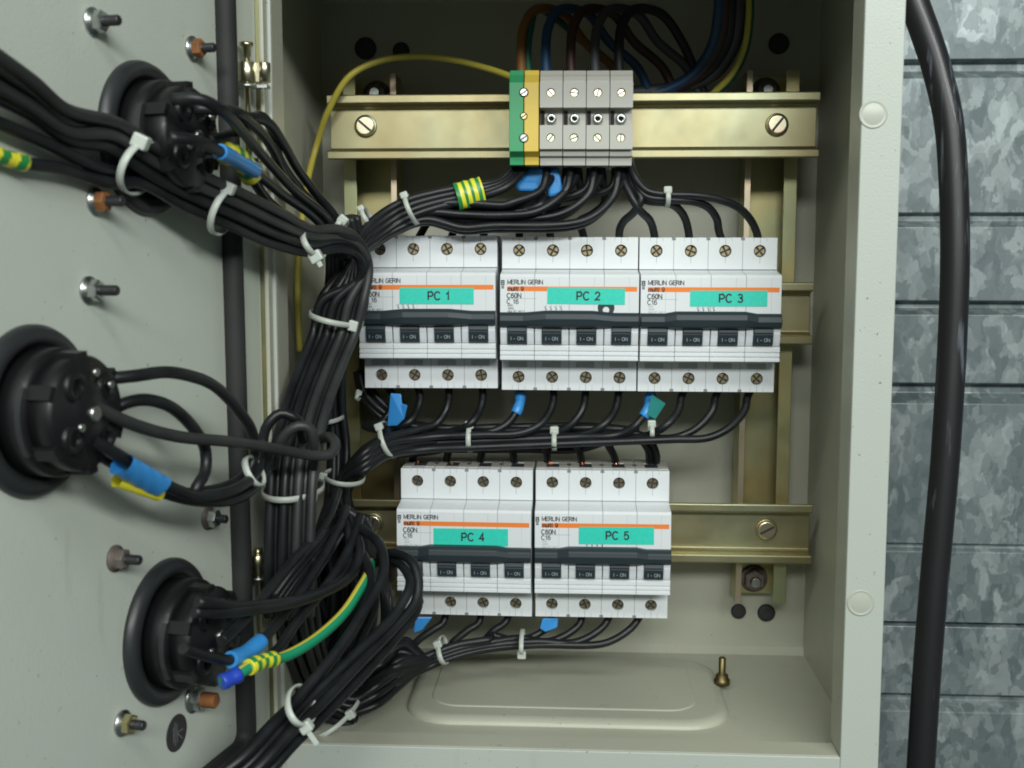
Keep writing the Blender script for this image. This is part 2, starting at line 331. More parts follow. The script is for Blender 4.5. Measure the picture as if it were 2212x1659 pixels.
# ================================================================ CABINET
XR = P(1752, 800, BD).x; XL = P(705, 800, BD).x; ZB = P(1245, 1402, BD).z; ZT = ZB+398
cab = empty('electrical_cabinet', Vector(((XL+XR)/2, BD, ZB)), 'open grey steel electrical cabinet mounted on the sheet cladding, door swung to the left', 'electrical cabinet')
T = 1.6
mb = MB(); mb.box((XL-T, BD, ZB-T), (XR+T, BD+T, ZT+T))
mb.extr([(BD, ZB), (BD, ZB+4), (BD-4, ZB)], XL, XR); mb.extr([(BD, ZT), (BD, ZT-4), (BD-4, ZT)], XL, XR)
mb.build('back_panel', 'paint', cab)
mb = MB(); mb.box((XR, FD+T, ZB-T), (XR+T, BD, ZT+T)); mb.build('side_wall', 'paint', cab, bevel=.3)
mb = MB(); mb.box((XL-T, FD+T, ZB-T), (XL, BD, ZT+T)); mb.build('side_wall', 'paint', cab, bevel=.3)
mb = MB(); mb.box((XL, FD+T, ZT), (XR, BD, ZT+T)); mb.build('top_wall', 'paint', cab)
mb = MB(); mb.box((XL, FD+T, ZB-T), (XR, BD, ZB)); mb.build('floor_wall', 'paint', cab)
# front rim with returned flange
IR = P(1842, 829, FD).x; IL = P(600, 829, FD).x; IB = P(1245, 1622, FD).z; IT = ZT-20
mb = MB(); o0 = XL-T; o1 = XR+T
mb.box((IR, FD, ZB-T-4), (o1, FD+T, ZT+T)); mb.box((o0, FD, ZB-T-4), (IL, FD+T, ZT+T))
mb.box((IL, FD, ZB-T-4), (IR, FD+T, IB)); mb.box((IL, FD, IT), (IR, FD+T, ZT+T))
mb.build('front_rim', 'rimpaint', cab, bevel=.5)
mb = MB(); g = 20
mb.extz([(IR, FD+T), (IR, FD+T+g), (IR+T, FD+T+g), (IR+T, FD+T)], IB, IT)
mb.extz([(IL-T, FD+T), (IL-T, FD+T+g), (IL, FD+T+g), (IL, FD+T)], IB, IT)
mb.box((IL, FD+T, IB-T), (IR, FD+T+15, IB)); mb.box((IL, FD+T, IT), (IR, FD+T+15, IT+T))
mb.build('rim_flange', 'paint', cab, bevel=.4)
mb = MB(); xa, xb = P(577, 829, FD-6).x, P(586, 829, FD-6).x
mb.box((xa, FD-7, ZB-T), (xb, FD-.05, ZT)); mb.build('rim_lip', 'paint', cab, bevel=.5)
mb = MB(); mb.box((xa-5, FD-2.2, ZB), (xa-.3, FD-.1, ZT)); mb.build('rim_channel', 'zinc2', cab)
for py, px in ((247, 1886), (1302, 1859)):
    mb = MB(); c = P(px, py, FD); mb.lathe(c, Vector((0,-1,0)), [(6.2, 0.05), (6.2, .3), (5.6, .45), (5.4, .30), (4.6, .3), (4.2, .42), (0.01, .5)], 40)
    mb.build('rim_cap', 'clearcap', cab)
# gland plate pressed in the floor
gx0, gx1 = P(868, 1545, 575).x, P(1585, 1545, 575).x
def onfloor(px, py):
    r = ray(px, py); return r*(ZB/r.z)
yf_, yb_ = onfloor(1240, 1572).y, onfloor(1240, 1432).y
mb = MB()
def slab(x0, x1, y0, y1, r, z0, z1, inset):
    a = rrect(x0, x1, y0, y1, r); b = rrect(x0+inset, x1-inset, y0+inset, y1-inset, max(r-inset, 1)); n = len(mb.v); k = len(a)
    steps = 5
    for s_ in range(steps+1):
        t = s_/steps; zz = z0+(z1-z0)*math.sin(t*math.pi/2); e = 1-math.cos(t*math.pi/2)
        mb.v += [Vector((a[i][0]*(1-e)+b[i][0]*e, a[i][1]*(1-e)+b[i][1]*e, zz)) for i in range(k)]
    for s_ in range(steps):
        for i in range(k): j = (i+1) % k; mb.face([n+s_*k+i, n+s_*k+j, n+(s_+1)*k+j, n+(s_+1)*k+i], 0, True)
    mb.face([n+steps*k+i for i in range(k)], 0)
slab(gx0, gx1, yf_, yb_+6, 26, ZB+.01, ZB+3.6, 6)
slab(gx0+13, gx1-17, yf_+16, yb_+2, 16, ZB+3.4, ZB+4.2, 1.2)
mb.build('gland_plate', 'paint', cab)
mb = MB(); c = onfloor(1559, 1488)+Vector((0, 0, 5)); mb.lathe(c, UZ, [(4.6, -2), (4.6, .6), (3.8, 1.2), (3.4, 3.6), (2, 3.8), (2, 13), (1.4, 13.6)], 16)
mb.build('plate_stud', 'bronze', cab)
# blanking plugs in the back panel
for px, py, r in ((1595, 1320, 4.6), (1655, 1323, 5.4), (790, 105, 6.5), (867, 110, 5), (1682, 95, 6)):
    mb = MB(); mb.lathe(P(px, py, BD), Vector((0,-1,0)), [(r, .02), (r, 1.2), (r*.75, 1.9), (r*.3, 1.7), (0.01, 1.7)], 28); mb.build('blanking_plug', 'plug', cab)

# ---------------------------------------------------------------- door (part of the cabinet)
def D(t, z, h=0): return Vector((HP.x, HP.y, 0))+DU*t+DN*h+UZ*z
mb = MB(); c = D(160, (ZB+ZT)/2, -.8); mb.obox(c, DU*161, DN*.8, UZ*((ZT-ZB)/2+22))
for t_, hh in ((-1.6, 10),):
    mb.obox(D(t_, (ZB+ZT)/2, -9), DU*.8, DN*9, UZ*((ZT-ZB)/2+22))
for z_ in (ZB-22, ZT+22): mb.obox(D(160, z_, -10), DU*161, DN*9, UZ*.8)
door = mb.build('door', 'door', cab, bevel=.4)
ga, gb = DP(471, 0), DP(522, 1560)
tg = ((ga-HP).dot(DU)+(gb-HP).dot(DU))/2; zg = DP(522, 1605).z
print('gasket t', (ga-HP).dot(DU), (gb-HP).dot(DU), 'floor z', ZB, 'door bottom', ZB-22, 'gasket z', zg)
ta, tb = (ga-HP).dot(DU), (gb-HP).dot(DU)
slope = (tb-ta)/(gb.z-ga.z)
tt = lambda z: ta+(z-ga.z)*slope*.6+(tb-ta)*.1
gp = [D(tt(ZT), ZT, 3), D(tt(zg+8), zg+8, 3)]
arc = [D(tt(zg)+8-8*math.cos(a), zg+8-8*math.sin(a)-0.0, 3) for a in [math.radians(x) for x in (20, 45, 70)]]
mb = MB()
path = [gp[0]+(gp[1]-gp[0])*(i/40) for i in range(41)]+arc+[D(tt(zg)+8+i*12, zg, 3) for i in range(0, 24)]
mb.tube(path, 4.6, 20); mb.build('gasket', 'rubber', door)
def stud(bx, by, tx, style):
    c = DP(bx, by); tip = None
    # length so that the tip lands at tx
    L = 4
    while L < 40:
        q = c+DN*L; v = q; sxp = CX+F*(v.dot(right)/v.dot(fwd))
        if sxp >= tx: break
        L += .25
    mats = {'zinc': ['steel', 'steel', 'darksteel'], 'rust': ['steel', 'rust', 'darksteel'], 'brown': ['brown', 'brown', 'darksteel'], 'tan': ['steel', 'hinge', 'darksteel'], 'big': ['steel', 'steel', 'rust'], 'grey': ['brown', 'steel', 'darksteel']}[style]
    mb = MB(); w = 5.0 if style != 'big' else 6.2; sr = 1.9 if style != 'big' else 3.3
    mb.lathe(c, DN, [(w, .05), (w, .9), (w*.8, 1.1), (w*.75, 1.9), (w*.5, 2.0)], 28, 0)
    mb.lathe(c, DN, [(3.9*w/5, 1.9), (3.9*w/5, 4.6), (3.3*w/5, 5.1), (sr, 5.2)], 6, 1, sm=False, ph=random.random())
    pr = [(sr, 5)]; h = 5
    while h < L-1: pr += [(sr, h+.25), (sr*.88, h+.5)]; h += .5*1.2
    pr += [(sr, L-.6), (sr*.8, L)]
    mb.lathe(c, DN, pr, 18, 2)
    lab = {'rust': 'stud with rusty orange nut', 'brown': 'stud with dull brown washer', 'big': 'short thick stud with rusty end'}.get(style)
    mb.build('stud_bolt', mats, door, label=lab)
for a in ((199, 47, 258, 'zinc'), (414, 105, 463, 'rust'), (205, 435, 266, 'rust'), (190, 627, 253, 'zinc'), (448, 1119, 490, 'grey'), (247, 1206, 303, 'brown'), (263, 1562, 312, 'tan'), (416, 1508, 468, 'big')): stud(*a)
mb = MB(); c = DP(381, 1583); mb.lathe(c, DN, [(7.6, .03), (7.6, .25), (7.2, .3)], 40)
stk = mb.build('warning_sticker', 'plug', door)
mb = MB()   # small earth symbol and lines printed on the sticker
for (u0, v0, u1, v1) in ((-4.5, 0, 0, 0), (0, -4, 0, 4), (1.4, -5, 1.4, 5), (2.6, -3.2, 2.6, 3.4), (-4, -4, 0, 0)):
    a_ = c+DU*u0+UZ*v0+DN*.34; b_ = c+DU*u1+UZ*v1+DN*.34; dd = (b_-a_)/2; mb.obox((a_+b_)/2, dd, DN*.03, dd.normalized().cross(DN)*.16)
mb.build('sticker_print', 'inkgrey', stk)
# hinges
def hinge(px, ytop, ybar0, ybar1, ycol, ybot, big):
    a = DP(px, ytop, 5); b = DP(px+4, ybot, 5); b = Vector((a.x, a.y, b.z)); L = (b-a).length; at = lambda y: Vector((a.x, a.y, DP(px+2, y, 5).z))
    mb = MB(); mb.lathe(a, Vector((0,0,-1)), [(3.0 if big else 2, 0), (3.0 if big else 2, 1.4), (2.2, 1.9), (1.9, 6), (1.4, 6.5), (1.4, L)], 16)
    hg = mb.build('hinge', 'hinge', cab)
    mb = MB(); p, q = at(ybar0), at(ybar1); H_ = (p-q).length; mb.lathe(p, Vector((0,0,-1)), [(3.4, 0), (3.8, .4), (3.8, H_-.4), (3.4, H_)], 20)
    if big:
        c = (p+q)/2+Vector((7.4, 1.5, 0)); mb.lathe(c+UZ*H_/2, Vector((0,0,-1)), [(2.4, 0), (2.6, .3), (2.6, H_)], 16)
        mb.obox((p+q)/2+Vector((4.5, 1, 0)), Vector((3.5, 0, 0)), Vector((0, 1, 0)), UZ*H_*.48)
    mb.build('hinge_barrel', 'hinge', hg)
    cols = [at(ycol)]+([at(ybot-90), at(ybot)] if big else [])
    for c in cols:
        mb = MB(); mb.lathe(c, UZ, [(4.6, -.7), (5.0, 0), (4.6, .7)], 20); mb.obox(c+Vector((4, 1.5, 0)), Vector((5, 0, 0)), Vector((0, 2.5, 0)), UZ*.6)
        mb.build('hinge_collar', 'steel', hg)
hinge(532, 92, 135, 177, 187, 345, True)
hinge(557, 1184, 1195, 1232, 1246, 1370, False)

# ================================================================ UPRIGHTS, RAILS
def upright(side, label):
    mb = MB()
    if side > 0: xo, xi = P(1715, 600, 660).x, P(1603, 600, 660).x; s_ = 1
    else: xo, xi = P(747, 600, 660).x, P(860, 600, 660).x; s_ = -1
    y0, y1 = 658, 688
    ztop = P(1245, 158, 662).z; zbot = P(1245, 1292, 662).z
    x = lambda k: xo-s_*k
    W = abs(xo-xi); t = 1.6
    pr = [(x(0), y0), (x(7.5), y0), (x(7.5), y0+t), (x(t), y0+t), (x(t), y1-t-8), (x(W-t), y1-t-8), (x(W-t), y0+t), (x(W-3.4), y0+t), (x(W-3.4), y0), (x(W), y0), (x(W), y1-8), (x(0), y1-8)]
    if s_ < 0: pr = pr[::-1]
    e = empty('mounting_upright', Vector(((xo+xi)/2, y1-8, zbot)), label, 'mounting bracket', 'upright mounting channels on the back panel')
    mb.extz(pr, zbot, ztop); mb.build('channel', 'zinc2', e, bevel=.3)
    mb = MB(); mb.extz([(x(W)-.02*s_*-1, y0-.35), (x(W-3.2), y0-.35), (x(W-3.2), y0-.05), (x(W), y0-.05)], zbot, ztop); mb.build('channel_edge', 'zincp', e)
    for zz in ((ztop-9, 0), (zbot+9.5, 1)):
        mb = MB(); c = Vector(((xo+xi)/2-s_*1.2, y1-10, zz[0]))
        mb.lathe(c, Vector((0,-1,0)), [(8.2, .1), (8.2, 1.2), (6.5, 1.4)], 28)
        mb.lathe(c, Vector((0,-1,0)), [(6.6, 1.2), (6.6, 6.2), (5.6, 7), (3.4, 7.05)], 6, sm=False)
        mb.lathe(c, Vector((0,-1,0)), [(3.2, 6), (3.2, 10), (2.6, 10.6)], 20, 1); mb.build('nut', ['brown', 'steel'], e)
upright(1, 'yellow zinc mounting channel on the right of the back panel')
upright(-1, 'yellow zinc mounting channel on the left, partly behind the black cables')
def rail(px0, px1, pyc, d, label, screws):
    a = P(px0, pyc, d); b = P(px1, pyc, d); zc_ = (a.z+b.z)/2
    t = 1.1; dp = 9.0
    def rnd(seq): return seq
    o = [(0.6, 17.5), (0, 16.9), (0, 13.3), (.6, 12.4), (dp-1.5, 12.0), (dp, 10.5), (dp, -10.5), (dp-1.5, -12.0), (.6, -12.4), (0, -13.3), (0, -16.9), (0.6, -17.5)]
    i = [(1.6, -17.5), (1.3, -16.7), (1.3, -13.8), (2, -13.5), (dp-.6, -13.1), (dp+1.1, -11), (dp+1.1, 11), (dp-.6, 13.1), (2, 13.5), (1.3, 13.8), (1.3, 16.7), (1.6, 17.5)]
    e = empty('din_rail', Vector(((a.x+b.x)/2, d+10, zc_)), label, 'mounting rail', 'horizontal mounting rails in the cabinet')
    mb = MB(); mb.extr([(d+y, zc_+z) for y, z in o+i], a.x, b.x); mb.build('rail_profile', 'zinc', e, bevel=.35)
    for px, py, ang in screws:
        mb = MB(); c = P(px, py, d+dp); R = 5.4
        mb.lathe(c, Vector((0,-1,0)), [(R+.9, .05), (R+.9, .7), (R, .9)], 30, 1)
        mb.lathe(c, Vector((0,-1,0)), [(R*.95, .8), (R, 1.6), (R, 3.0), (R*.85, 3.5), (R*.8, 3.5)], 30)
        ca, sa = math.cos(ang), math.sin(ang); ax = Vector((ca, 0, sa)); pz = Vector((-sa, 0, ca))
        mb.obox(c+Vector((0, -3.5, 0)), ax*R*.82, Vector((0, .12, 0)), pz*.65, 2)
        mb.build('rail_screw', ['rose', 'zinc2', 'plug'], e)
    return e
rail(706, 1771, 272, 626, 'topmost zinc rail carrying the row of terminal blocks', ((790, 273, -.7), (1678, 270, .9)))
rail(716, 1757, 676, 644, 'middle zinc rail behind the breakers PC 1, PC 2 and PC 3', ())
rail(742, 1755, 1148, 646, 'lowest zinc rail behind the breakers PC 4 and PC 5', ((806, 1130, 1.3), (1655, 1143, .5)))

# ================================================================ BREAKERS
PW = 18.15; NO = -15.5       # pole width, nose offset in front of the shoulders
def pole_prof():
    return [(4, 41), (36, 41), (36, -41), (4, -41), (4, -24.2), (0, -24.2), (-12.5, -24.0), (NO+.4, -23.4), (NO+.4, -22.0), (NO+1.3, -21.7), (NO+1.3, -21.1), (NO+.4, -20.8), (NO+.4, -19.6), (NO+1.3, -19.3), (NO+1.3, -18.7), (NO+.4, -18.4), (NO+.3, -16.2), (NO+1.5, -15.5), (NO+4.5, -15.2), (NO+4.5, 1.2), (NO, 1.6), (NO, 20.2), (NO+1, 21.6), (-4, 23.0), (0, 23.9), (4, 24)]
def body_mesh():
    mb = MB()
    for k in range(4):
        x0 = (k-2)*PW+.10; x1 = x0+PW-.20; cx = (x0+x1)/2
        mb.extr(pole_prof(), x0, x1)
        mb.holeplate(x0, x1, 24.3, 41, cx, 34.0, 3.25, 0, 4); mb.holeplate(x0, x1, -41, -24.4, cx, -34.0, 3.25, 0, 4)
        for cz in (34, -34):     # embossed arc round each hole
            mb.tube([Vector((cx+4.9*math.cos(a), -.02, cz+4.9*math.sin(a))) for a in [math.radians(x) for x in range(-60, 61, 10)]], .12, 5)
            mb.tube([Vector((cx-4.9*math.cos(a), -.02, cz+4.9*math.sin(a))) for a in [math.radians(x) for x in range(-60, 61, 10)]], .12, 5)
    return mb.mesh('body', ['white'])
def cheek_mesh():
    mb = MB()
    for k in range(4):
        xc_ = (k-1.5)*PW
        for s_ in (-1, 1):
            a, b = xc_+s_*5.1, xc_+s_*8.85
            pr = [(NO+4.4, 1.0), (NO-.6, 1.0), (NO-1.6, -3), (NO-1.4, -9), (NO-.2, -13.4), (NO+.6, -15.4), (NO+4.4, -15.4)]
            mb.extr(pr, min(a, b), max(a, b))
    return mb.mesh('toggle_guard', ['white2'])
def seam_mesh():
    mb = MB()
    for k in range(4):
        cx = (k-1.5)*PW
        for z0, z1 in ((37.3, 41), (27.5, 30.7), (-30.7, -29), (-41, -37.3)): mb.box((cx-.09, -.04, z0), (cx+.09, .02, z1))
        if k: 
            x = (k-2)*PW
            mb.box((x-1, -.06, 39.6), (x+1, .3, 41.05)); mb.box((x-1, -.06, -41.05), (x+1, .3, -39.6))
            mb.box((x-.10, NO-.03, 2), (x+.10, NO+.2, 20)); mb.box((x-.12, -.03, 24.5), (x+.12, .2, 41)); mb.box((x-.12, -.03, -41), (x+.12, .2, -24.6))
        mb.box((cx+3.9, NO-.03, 2), (cx+3.97, NO+.1, 20))
        for dx in (-3.4, 3.4):
            mb.box((cx+dx-.06, -.03, 39), (cx+dx+.06, .02, 41)); mb.box((cx+dx-.06, -.03, -41), (cx+dx+.06, .02, -38.5))
    return mb.mesh('seam_line', ['inkgrey'])
def bar_mesh(kind):
    mb = MB(); n = len(mb.v); xs = [-36.2, -24, -18, -12, 12, 18, 24, 36.2]; ring = []
    for x in xs:
        t = 0 if abs(x) >= 24 else (.5 if abs(x) > 12 else 1)
        if kind: t = 1 if abs(x) <= 18.1 else 0
        zt = 1.6+1.1*t; f_ = NO-5.2-1.8*t; zb_ = -6.1
        ring.append([(NO-.1, zt), (f_+2.2, zt), (f_+.5, zt-1.6), (f_, zt-4.2), (f_+.8, zb_+1), (f_+2.5, zb_), (NO-.1, zb_+.3)])
    k = 7
    for x, rg in zip(xs, ring): mb.v += [Vector((x, y, z)) for y, z in rg]
    for i in range(len(xs)-1):
        for j in range(k): q = (j+1) % k; mb.face([n+i*k+j, n+i*k+q, n+(i+1)*k+q, n+(i+1)*k+j], 0)
    mb.face([n+j for j in range(k)][::-1]); L = n+(len(xs)-1)*k; mb.face([L+j for j in range(k)])
    return mb.mesh('handle_bar', ['dark'])
def toggle_mesh():
    mb = MB(); mb.extr([(NO+4.6, -6), (NO-2.2, -6.2), (NO-2.8, -8.2), (NO-2.2, -8.8), (NO-2.6, -9.3), (NO-1.4, -14.2), (NO+.5, -15.2), (NO+4.6, -15.2)], -4.95, 4.95)
    return mb.mesh('toggle', ['dark'])
def screw_mesh():
    mb = MB(); c = Vector((0, 0, 0)); A = Vector((0, -1, 0))
    mb.lathe(c, A, [(2.95, -2), (2.95, .6), (2.7, 1.0)], 24, 1)
    for q in range(4):
        n = len(mb.v); a0 = math.radians(q*90+14); a1 = math.radians(q*90+76); g = .42
        o = Vector((g*math.cos((a0+a1)/2)*1.4, 0, g*math.sin((a0+a1)/2)*1.4))
        ps = [o]+[Vector((2.6*math.cos(a0+(a1-a0)*i/5), 0, 2.6*math.sin(a0+(a1-a0)*i/5))) for i in range(6)]
        mb.v += [p+Vector((0, -1.0, 0)) for p in ps]+[p+Vector((0, -1.55, 0)) for p in ps]; k = len(ps)
        for i in range(k): j = (i+1) % k; mb.face([n+i, n+j, n+k+j, n+k+i], 0)
        mb.face([n+k+i for i in range(k)], 0)
    return mb.mesh('terminal_screw', ['brass', 'plug'])
B = {'body': body_mesh(), 'cheek': cheek_mesh(), 'seam': seam_mesh(), 'bar0': bar_mesh(0), 'bar1': bar_mesh(1), 'tog': toggle_mesh(), 'screw': screw_mesh()}
mb = MB()
for k in range(4):
    xx = (k-1.5)*PW
    for s_ in (-1, 1): mb.box((xx+s_*3.6, 5, 40.4), (xx+s_*8.7, 22, 41.3)); 
    mb.box((xx-8.7, 22, 40.4), (xx+8.7, 34, 41.35))
    mb.box((xx-3.5, 9, 41.01), (xx+3.5, 20, 41.06), 1)
    if k: mb.lathe(Vector((xx-PW/2, 15, 41)), UZ, [(1.3, 0), (1.3, .6)], 12, 1)
B['shroud'] = mb.mesh('terminal_shroud', ['greyblock', 'plug'])
mb = MB(); mb.box((-5, -.06, 0), (5, .3, 3.1)); B['slot'] = mb.mesh('label_window', ['slot'])
mb = MB(); mb.box((-32.5, -.05, -1.25), (35.2, .05, 1.25)); B['stripe'] = mb.mesh('orange_stripe', ['orange'])
B['brand'] = strokes('brand_text', 'MERLIN GERIN', 2.1, 'ink', .21, gap=.19, sx=1.0)
B['multi'] = strokes('series_text', 'multi 9', 2.1, 'ink', .24, gap=.2)
B['c60'] = strokes('type_text', 'C60N', 2.3, 'ink', .21)
B['c16a'] = strokes('rating_text', 'C 16', 2.2, 'ink', .19); B['c16b'] = strokes('rating_text', 'C16', 2.2, 'ink', .19)
B['smalla'] = strokes('standard_text', '400V\n 6000\n10kA IEC 947-2', .95, 'ink', .17, lead=1.65); B['smallb'] = strokes('standard_text', '400V\n 6000\n10kA IEC 947-2', .95, 'inkfaint', .17, lead=1.65)
B['on'] = strokes('on_mark', 'I - ON', 1.7, 'lightink', .17, 'CENTER', gap=.22)
mb = MB(); mb.box((0, -.04, 0), (1.9, .04, 2.6)); mb.box((.3, -.04, -1.8), (1.6, .04, -.3)); mb.box((.5, -.07, .6), (1.4, .02, 1.0), 1); mb.box((.5, -.07, 1.6), (1.4, .02, 1.9), 1); mb.box((.7, -.07, -1.3), (1.2, .02, -.8), 1)
B['logo'] = mb.mesh('logo_mark', ['ink', 'white'])
mb = MB(); mb.box((0, -.04, -.07), (15.5, .02, .07)); 
B['rule'] = mb.mesh('rule_line', ['inkgrey'])
mb = MB()
for q in range(4):
    x = q*2.7
    for (ax_, az_, bx_, bz_) in ((0, 2.2, .9, .9), (.9, 0, .9, 1.0), (.9, 2.6, .9, 1.7), (.4, .8, 1.4, .8), (.9, 0, 1.4, -.5)):
        a_ = Vector((x+ax_, -.03, az_)); b_ = Vector((x+bx_, -.03, bz_)); dd = (b_-a_)/2; mb.obox((a_+b_)/2, dd, Vector((0, .03, 0)), dd.normalized().cross(Vector((0, 1, 0)))*.13)
B['sym'] = mb.mesh('circuit_symbol', ['ink'])
SD = 610.0
BRK = {}
def breaker(num, cx, cy, st, kind, label):
    loc = P(cx, cy, SD)
    e = empty('circuit_breaker', loc, label, 'circuit breaker', 'four pole circuit breakers')
    e.rotation_euler = (0, {1: -.003, 2: .002, 3: .001, 4: .003, 5: -.001}[num], {1: .004, 2: -.002, 3: .005, 4: -.006, 5: .003}[num])
    bd = part('body', B['body'], e, bevel=.25)
    part('toggle_guard', B['cheek'], e, bevel=.4); part('terminal_shroud', B['shroud'], e); part('printed_line', B['seam'], bd)
    part('handle_bar', B['bar%d' % kind], e, bevel=.35)
    for k in range(4):
        x = (k-1.5)*PW
        t = part('toggle', B['tog'], e, (x, 0, 0), bevel=.15)
        part('on_mark', B['on'], t, (0, NO-2.6, -12.0))
        for z in (34, -34): part('terminal_screw', B['screw'], e, (x, 3.2, z), random.random()*6.28)
        if num <= 3: part('label_window', B['slot'], e, (x-.4, 0, -28.6))
        else:
            part('label_window', B['rule'], e, (x-7, -.02, -25.4))
    y = NO
    part('orange_stripe', B['stripe'], bd, (0, y, 13.9))
    part('logo_mark', B['logo'], bd, (-35.8, y, 15.8)); part('brand_text', B['brand'], bd, (-32.3, y-.03, 17.4))
    part('series_text', B['multi'], bd, (-32.2, y-.07, 13.9)); part('type_text', B['c60'], bd, (-32.6, y-.03, 10.3))
    part('rule_line', B['rule'], bd, (-32.6, y, 8.8)); part('rating_text', B['c16a' if num < 3 else 'c16b'], bd, (-32.6, y-.03, 7.2))
    part('standard_text', B['smalla' if num < 3 else 'smallb'], bd, (-32.4, y-.03, 5.2))
    x0, x1, y0, y1 = st; a = P(x0, y1, SD+y)-loc; b = P(x1, y0, SD+y)-loc
    part('circuit_symbol', B['sym'], bd, (a.x+(-1.5 if num < 3 else 3.5), y, 2.6), 0)
    mb = MB(); mb.box((a.x, y-.22, a.z), (b.x, y-.06, b.z)); s_ = part('name_sticker', mb.mesh('name_sticker', ['teal']), e)
    s_.rotation_euler = (0, {1: .004, 2: .007, 3: -.002, 4: -.006, 5: -.004}[num], 0)
    tm = strokes('sticker_text', 'PC %d' % num, 4.0, 'ink', .21, 'CENTER', gap=.22)
    part('sticker_text', tm, s_, ((a.x+b.x)/2+(1.2 if num < 5 else .6), y-.25, (a.z+b.z)/2+.15))
    if num == 2:
        mb = MB(); mb.lathe(Vector((19.2, y-.02, 4.2)), Vector((0,-1,0)), [(4.4, -.05), (4.4, .03)], 28); mb.lathe(Vector((19.2, y-.06, 3.0)), Vector((0,-1,0)), [(1.7, -.03), (1.7, .02)], 20, 1)
        part('pen_mark', mb.mesh('pen_mark', ['ink', 'white']), bd)
    BRK[num] = (e, loc); return e
BN = {1: 'upper left', 2: 'upper middle', 3: 'upper right', 4: 'lower left', 5: 'lower right'}
breaker(1, 930, 675, (863, 1023, 622, 657), 0, 'white circuit breaker with green sticker PC 1, left end of the upper row')
breaker(2, 1230, 679, (1182, 1350, 622, 657), 0, 'white circuit breaker with green sticker PC 2, middle of the upper row')
breaker(3, 1527, 681, (1490, 1658, 628, 662), 1, 'white circuit breaker with green sticker PC 3, right end of the upper row')
breaker(4, 1008, 1172, (937, 1098, 1143, 1178), 1, 'white circuit breaker with green sticker PC 4, left of the lower pair')
breaker(5, 1300, 1176, (1250, 1413, 1140, 1175), 1, 'white circuit breaker with green sticker PC 5, right of the lower pair')

# ================================================================ TERMINAL BLOCKS
TD = 590.0
def slot_screw(parent, c, r, m, ang, name='screw'):
    mb = MB(); mb.lathe(c, Vector((0,-1,0)), [(r, -1), (r, .5), (r*.85, .8)], 22)
    ax = Vector((math.cos(ang), 0, math.sin(ang))); pz = Vector((-math.sin(ang), 0, math.cos(ang)))
    mb.obox(c+Vector((0, -.82, 0)), ax*r*.9, Vector((0, .05, 0)), pz*.28, 1); mb.build(name, [m, 'plug'], parent)
tp = lambda z0: None
ordn = ['grey terminal block beside the green and yellow one', 'second grey terminal block from the left', 'third grey terminal block from the left', 'rightmost grey terminal block in the row']
for i, (x0, x1) in enumerate(((1165.5, 1215.5), (1216, 1266), (1266.5, 1317), (1317.5, 1367.5))):
    a = P(x0, 252, TD); b = P(x1, 252, TD); c = (a+b)/2; z0 = c.z
    e = empty('terminal_block', Vector((c.x, TD+36, z0)), ordn[i], 'terminal block', 'grey terminal blocks on the topmost rail')
    xa, xb = a.x+.12, b.x-.12
    mb = MB(); Y = lambda d: TD+d; Z = lambda k: z0+k
    mb.extr([(Y(4), Z(21)), (Y(34), Z(21)), (Y(34), Z(24)), (Y(7), Z(24)), (Y(6), Z(23.2))][::-1], xa, xb)
    mb.extr([(Y(3), Z(4.6)), (Y(3), Z(18.5)), (Y(5), Z(22)), (Y(6.5), Z(24)), (Y(34), Z(24)), (Y(34), Z(-24)), (Y(6.5), Z(-24)), (Y(6), Z(-20)), (Y(3.4), Z(-19.4)), (Y(3), Z(-17)), (Y(3), Z(-4.2)), (Y(7), Z(-4.2)), (Y(7), Z(4.6))][::-1], xa, xb)
    cx = c.x-.2
    mb.holeplate(xa, xb, Z(4.6), Z(17.2), cx, Z(12), 2.15, Y(0), Y(3)); mb.holeplate(xa, xb, Z(-16.2), Z(-4.2), cx, Z(-10.6), 2.15, Y(0), Y(3))
    mb.build('body', 'greyblock', e, bevel=.2)
    for zz in (12, -10.6): slot_screw(e, Vector((cx, Y(1.6), Z(zz))), 2.05, 'rose', random.random()*3.1)
    mb = MB(); mb.lathe(Vector((cx+.2, Y(6.9), Z(-.4))), Vector((0,-1,0)), [(2.6, 0), (2.6, 3), (1.5, 3.2), (1.35, 3.1), (1.35, .5)], 24, 0, capm=1)
    mb.build('test_socket', ['steel', 'hole'], e)
    mb = MB(); mb.box((xa+.3, Y(6.2), Z(-4)), (xa+2.3, Y(6.9), Z(3.6))); mb.build('side_slot', 'hole', e)
a = P(1100, 252, TD); m_ = P(1131.5, 252, TD); b = P(1164, 252, TD); z0 = a.z
e = empty('earth_terminal_block', Vector((m_.x, TD+36, z0)), 'green and yellow earth terminal block left of the grey ones', 'terminal block')
for nm, x0, x1, mt in (('green_half', a.x, m_.x-.2, 'green'), ('yellow_half', m_.x+.2, b.x-.1, 'yellow')):
    mb = MB(); Y = lambda d: TD+d; Z = lambda k: z0+k
    mb.extr([(Y(0), Z(-17.5)), (Y(0), Z(17)), (Y(4.5), Z(21.5)), (Y(5.5), Z(24)), (Y(34), Z(24)), (Y(34), Z(-24)), (Y(5.5), Z(-24)), (Y(5), Z(-20))][::-1], x0, x1); mb.build(nm, mt, e, bevel=.25)
for zz, r, m2 in ((12, 2.2, 'steel'), (-10.8, 2.2, 'steel'), (0.2, 1.7, 'brass')):
    mb = MB(); mb.lathe(Vector((m_.x, TD, Z(zz))), Vector((0,-1,0)), [(r+.25, -.05), (r+.25, .04)], 26); mb.build('screw_hole', 'hole', e)
    slot_screw(e, Vector((m_.x, TD-.02, Z(zz))), r*.95, m2, .6)

